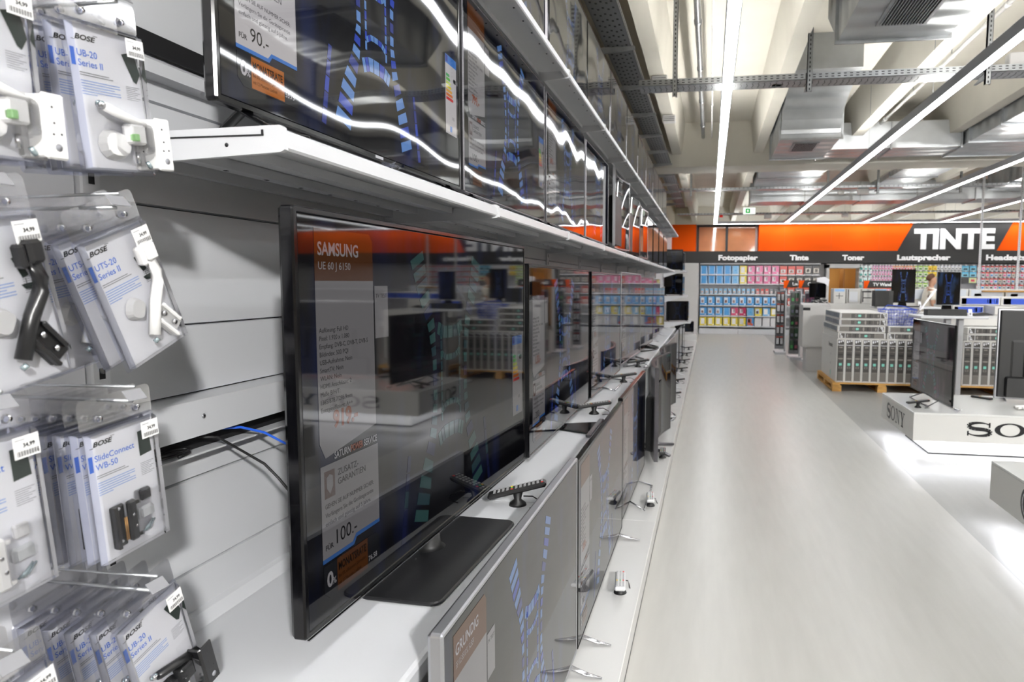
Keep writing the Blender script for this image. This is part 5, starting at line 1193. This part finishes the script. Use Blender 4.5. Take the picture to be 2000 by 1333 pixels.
# ================================================================ GAME RACKS
cols_r = [('c8c8ca', '8a2a22', '2a2a2c'), ('1c261c', '23402a', '1a1a1a'), ('3a2a3a', 'a04a7a', '2a2a2e'), ('4a4a58', '8a8a9a', '22222a')]
for k, (x, y, lab) in enumerate(((1.42, 15.0, 'leftmost game rack with white striped packs'), (1.60, 14.0, 'second game rack with green tinged packs'), (1.80, 13.4, 'third game rack with mixed dark packs beside the grey cabinet'))):
    e = empty('product_rack', (x, y, 0), 0, lab, 'rack', 'game racks at the end of the aisle')
    b = MB(); b.bbox(.17, .20, 0, .06, 0, 1.36, shelf_w, .003); b.box(-.02, .17, .04, .06, .1, 1.36, M('rack_grey', '8e8e92')); b.build('frame', e)
    b = MB(); b.box(-.02, .20, -.2, .3, 0, .05, shelf_w); b.build('base', e)
    for r in range(5):
        for c in range(2):
            for d in range(2):
                cc = cols_r[k]; b = MB(); b.bbox(-.036, .036, 0, .016, -.19, 0, M('rack_'+cc[(r+c) % 3 if k else 2], cc[(r+c) % 3 if k else 2], rough=.35), .002)
                if k == 0:
                    b.quad((-.02, -.001, -.16), (-.006, -.001, -.16), (-.006, -.001, -.03), (-.02, -.001, -.03), card_w); b.quad((.006, -.001, -.16), (.02, -.001, -.16), (.02, -.001, -.03), (.006, -.001, -.03), card_w); b.quad((-.03, -.001, -.02), (.03, -.001, -.02), (.03, -.001, -.002), (-.03, -.001, -.002), MATS.get('rack_red') or M('rack_red', 'a03a2c'))
                else: b.quad((-.025, -.001, -.15), (.02, -.001, -.15), (.02, -.001, -.09), (-.025, -.001, -.09), M('rack_p%d' % ((r*2+c+k) % 4), ['9a9aa4', '3c8a44', '8a4a5a', '55556a'][(r*2+c+k) % 4]))
                o = b.build('game_pack'); o.location = (x+.03+.08*c, y-.06-.03*d+.05, 1.32-.235*r-.01*d)
                tag(o, 'dark game pack in the %s row of the %s' % (RN[r], lab.split(' with')[0]), 'pack', 'packs on the ' + lab.split(' with')[0])
def small_sign(x, y, w_, txt, label, z=1.415):
    e = empty('hanging_sign', (x, y, z), 0, label, 'sign'); b = MB()
    b.box(0, w_, 0, .02, .012, .155, sign_k); b.box(0, w_, -.001, .02, 0, .012, sign_o); b.poly([(0, -.002, 0), (.05, -.002, 0), (.11, -.002, .155), (0, -.002, .155)], sign_o); b.build('sign_board', e)
    text_part(e, 'lettering', txt, .17, .055, .085, y=-.004, bold=.035, depth=.002)
    b = MB(); b.box(.02, .03, .005, .015, -.06, 0, shelf_w); b.box(w_-.03, w_-.02, .005, .015, -.06, 0, shelf_w); b.build('sign_post', e)
small_sign(1.45, 14.05, .27, 'Lau', 'black and orange sign reading Lau above the left game rack')
small_sign(1.72, 13.9, .52, 'Gam', 'black and orange sign reading Gam above the middle game rack')
small_sign(2.96, 14.0, .62, 'TV Wand', 'black and orange sign reading TV Wand above the cartons')
# slotted white poles from above
for x, lab in ((5.04, 'left'), (5.71, 'right')):
    b = MB(); b.bbox(-.02, .02, 0, .02, 0, 2.96, shelf_w, .002)
    for i in range(84): b.box(-.006, .006, -.001, 0, .02+.035*i, .04+.035*i, ink_g)
    o = b.build('slotted_pole'); o.location = (x, 14.0, 1.39); tag(o, 'white slotted pole rising in front of the ink sign, %s one' % lab, 'pole', 'white slotted poles')
# ================================================================ THE MAN BETWEEN THE SCREENS
def skin(name, verts, edges, radii, mat, parent=None, sub=2):
    me = bpy.data.meshes.new(name); me.from_pydata(verts, edges, []); o = bpy.data.objects.new(name, me); COL.objects.link(o)
    me.materials.append(mat); m = o.modifiers.new('skin', 'SKIN'); m.use_smooth_shade = True
    s = o.modifiers.new('sub', 'SUBSURF'); s.levels = sub; s.render_levels = sub
    if not me.skin_vertices: me.skin_vertices.new() if hasattr(me.skin_vertices, 'new') else None
    for i, r in enumerate(radii):
        me.skin_vertices[0].data[i].radius = (r, r) if not isinstance(r, tuple) else r
    me.skin_vertices[0].data[0].use_root = True
    if parent: o.parent = parent
    return o
e = empty('person', (3.98, 13.34, 0), 0, 'man with short brown hair and cream shirt standing between the upright screens, facing right', 'person')
skn = M('skin', 'c79a80', rough=.5)
# faces +x; z up, y across the shoulders
V = [(0, 0, .92), (0, 0, 1.08), (.01, 0, 1.24), (.0, 0, 1.38), (.01, 0, 1.46), (.03, 0, 1.52), (.03, 0, 1.58), (.025, 0, 1.645),
     (0, .10, .88), (.02, .10, .50), (-.01, .10, .08), (.12, .10, .03),
     (0, -.10, .88), (.02, -.10, .50), (-.01, -.10, .08), (.12, -.10, .03),
     (0, .17, 1.37), (.0, .21, 1.12), (.16, .20, 1.02), (.24, .19, 1.04),
     (0, -.17, 1.37), (.0, -.21, 1.12), (.16, -.20, 1.02), (.24, -.19, 1.04)]
Rr = [.13, .12, .13, .11, .05, .055, .085, .06, .09, .06, .04, .035, .09, .06, .04, .035, .055, .042, .032, .03, .055, .042, .032, .03]
Ed = [(0, 1), (1, 2), (2, 3), (3, 4), (4, 5), (5, 6), (6, 7), (0, 8), (8, 9), (9, 10), (10, 11), (0, 12), (12, 13), (13, 14), (14, 15), (3, 16), (16, 17), (17, 18), (18, 19), (3, 20), (20, 21), (21, 22), (22, 23)]
base = len(V)
for s, h in ((1, 19), (-1, 23)):     # five fingers per hand
    hx, hy, hz = V[h]
    for j, (dx, dy, dz) in enumerate(((.07, 0, .012), (.078, 0, .0), (.074, 0, -.012), (.06, 0, -.024), (.03, -.035*s, .03))):
        V.append((hx+dx*.6, hy+dy*.6, hz+dz)); V.append((hx+dx, hy+dy, hz+dz-.012)); Rr += [.009, .008]
        Ed += [(h, len(V)-2), (len(V)-2, len(V)-1)]
V += [(.125, 0, 1.575), (.03, .085, 1.58), (.03, -.085, 1.58)]; Rr += [.014, .014, .014]; Ed += [(6, len(V)-3), (6, len(V)-2), (6, len(V)-1)]   # nose, ears
skin('body', V, Ed, Rr, skn, e)
shirt = M('cream_shirt', 'ece4d6', rough=.8, noise=.05, nscale=9); trous = M('dark_trousers', '2d3340', rough=.8)
skin('shirt', [(0, 0, .93), (0, 0, 1.08), (.01, 0, 1.24), (.0, 0, 1.38), (.01, 0, 1.44), (0, .17, 1.38), (.0, .20, 1.2), (0, -.17, 1.38), (0, -.20, 1.2)], [(0, 1), (1, 2), (2, 3), (3, 4), (3, 5), (5, 6), (3, 7), (7, 8)], [.155, .15, .155, .14, .062, .075, .065, .075, .065], shirt, e)
skin('trousers', [(0, 0, .95), (0, .10, .86), (.02, .10, .50), (-.01, .10, .10), (0, -.10, .86), (.02, -.10, .50), (-.01, -.10, .10)], [(0, 1), (1, 2), (2, 3), (0, 4), (4, 5), (5, 6)], [.15, .105, .08, .06, .105, .08, .06], trous, e)
skin('hair', [(-.02, 0, 1.56), (-.005, 0, 1.62), (.02, 0, 1.66), (.07, 0, 1.665)], [(0, 1), (1, 2), (2, 3)], [.075, .088, .072, .035], M('brown_hair', '5a3a26', rough=.8, noise=.2, nscale=40), e)
b = MB()
for s in (1, -1): b.box(.105, .112, .03*s-.008, .03*s+.008, 1.592, 1.600, ink_k); b.box(.104, .112, .03*s-.012, .03*s+.012, 1.612, 1.616, MATS['brown_hair'])
b.box(.100, .109, -.02, .02, 1.535, 1.541, M('lips', 'a0605a')); b.build('eyes_and_mouth', e)
for s in (1, -1):
    b = MB(); b.bbox(-.09, .17, s*.10-.045, s*.10+.045, 0, .085, black_m, .03); b.build('shoe', e)
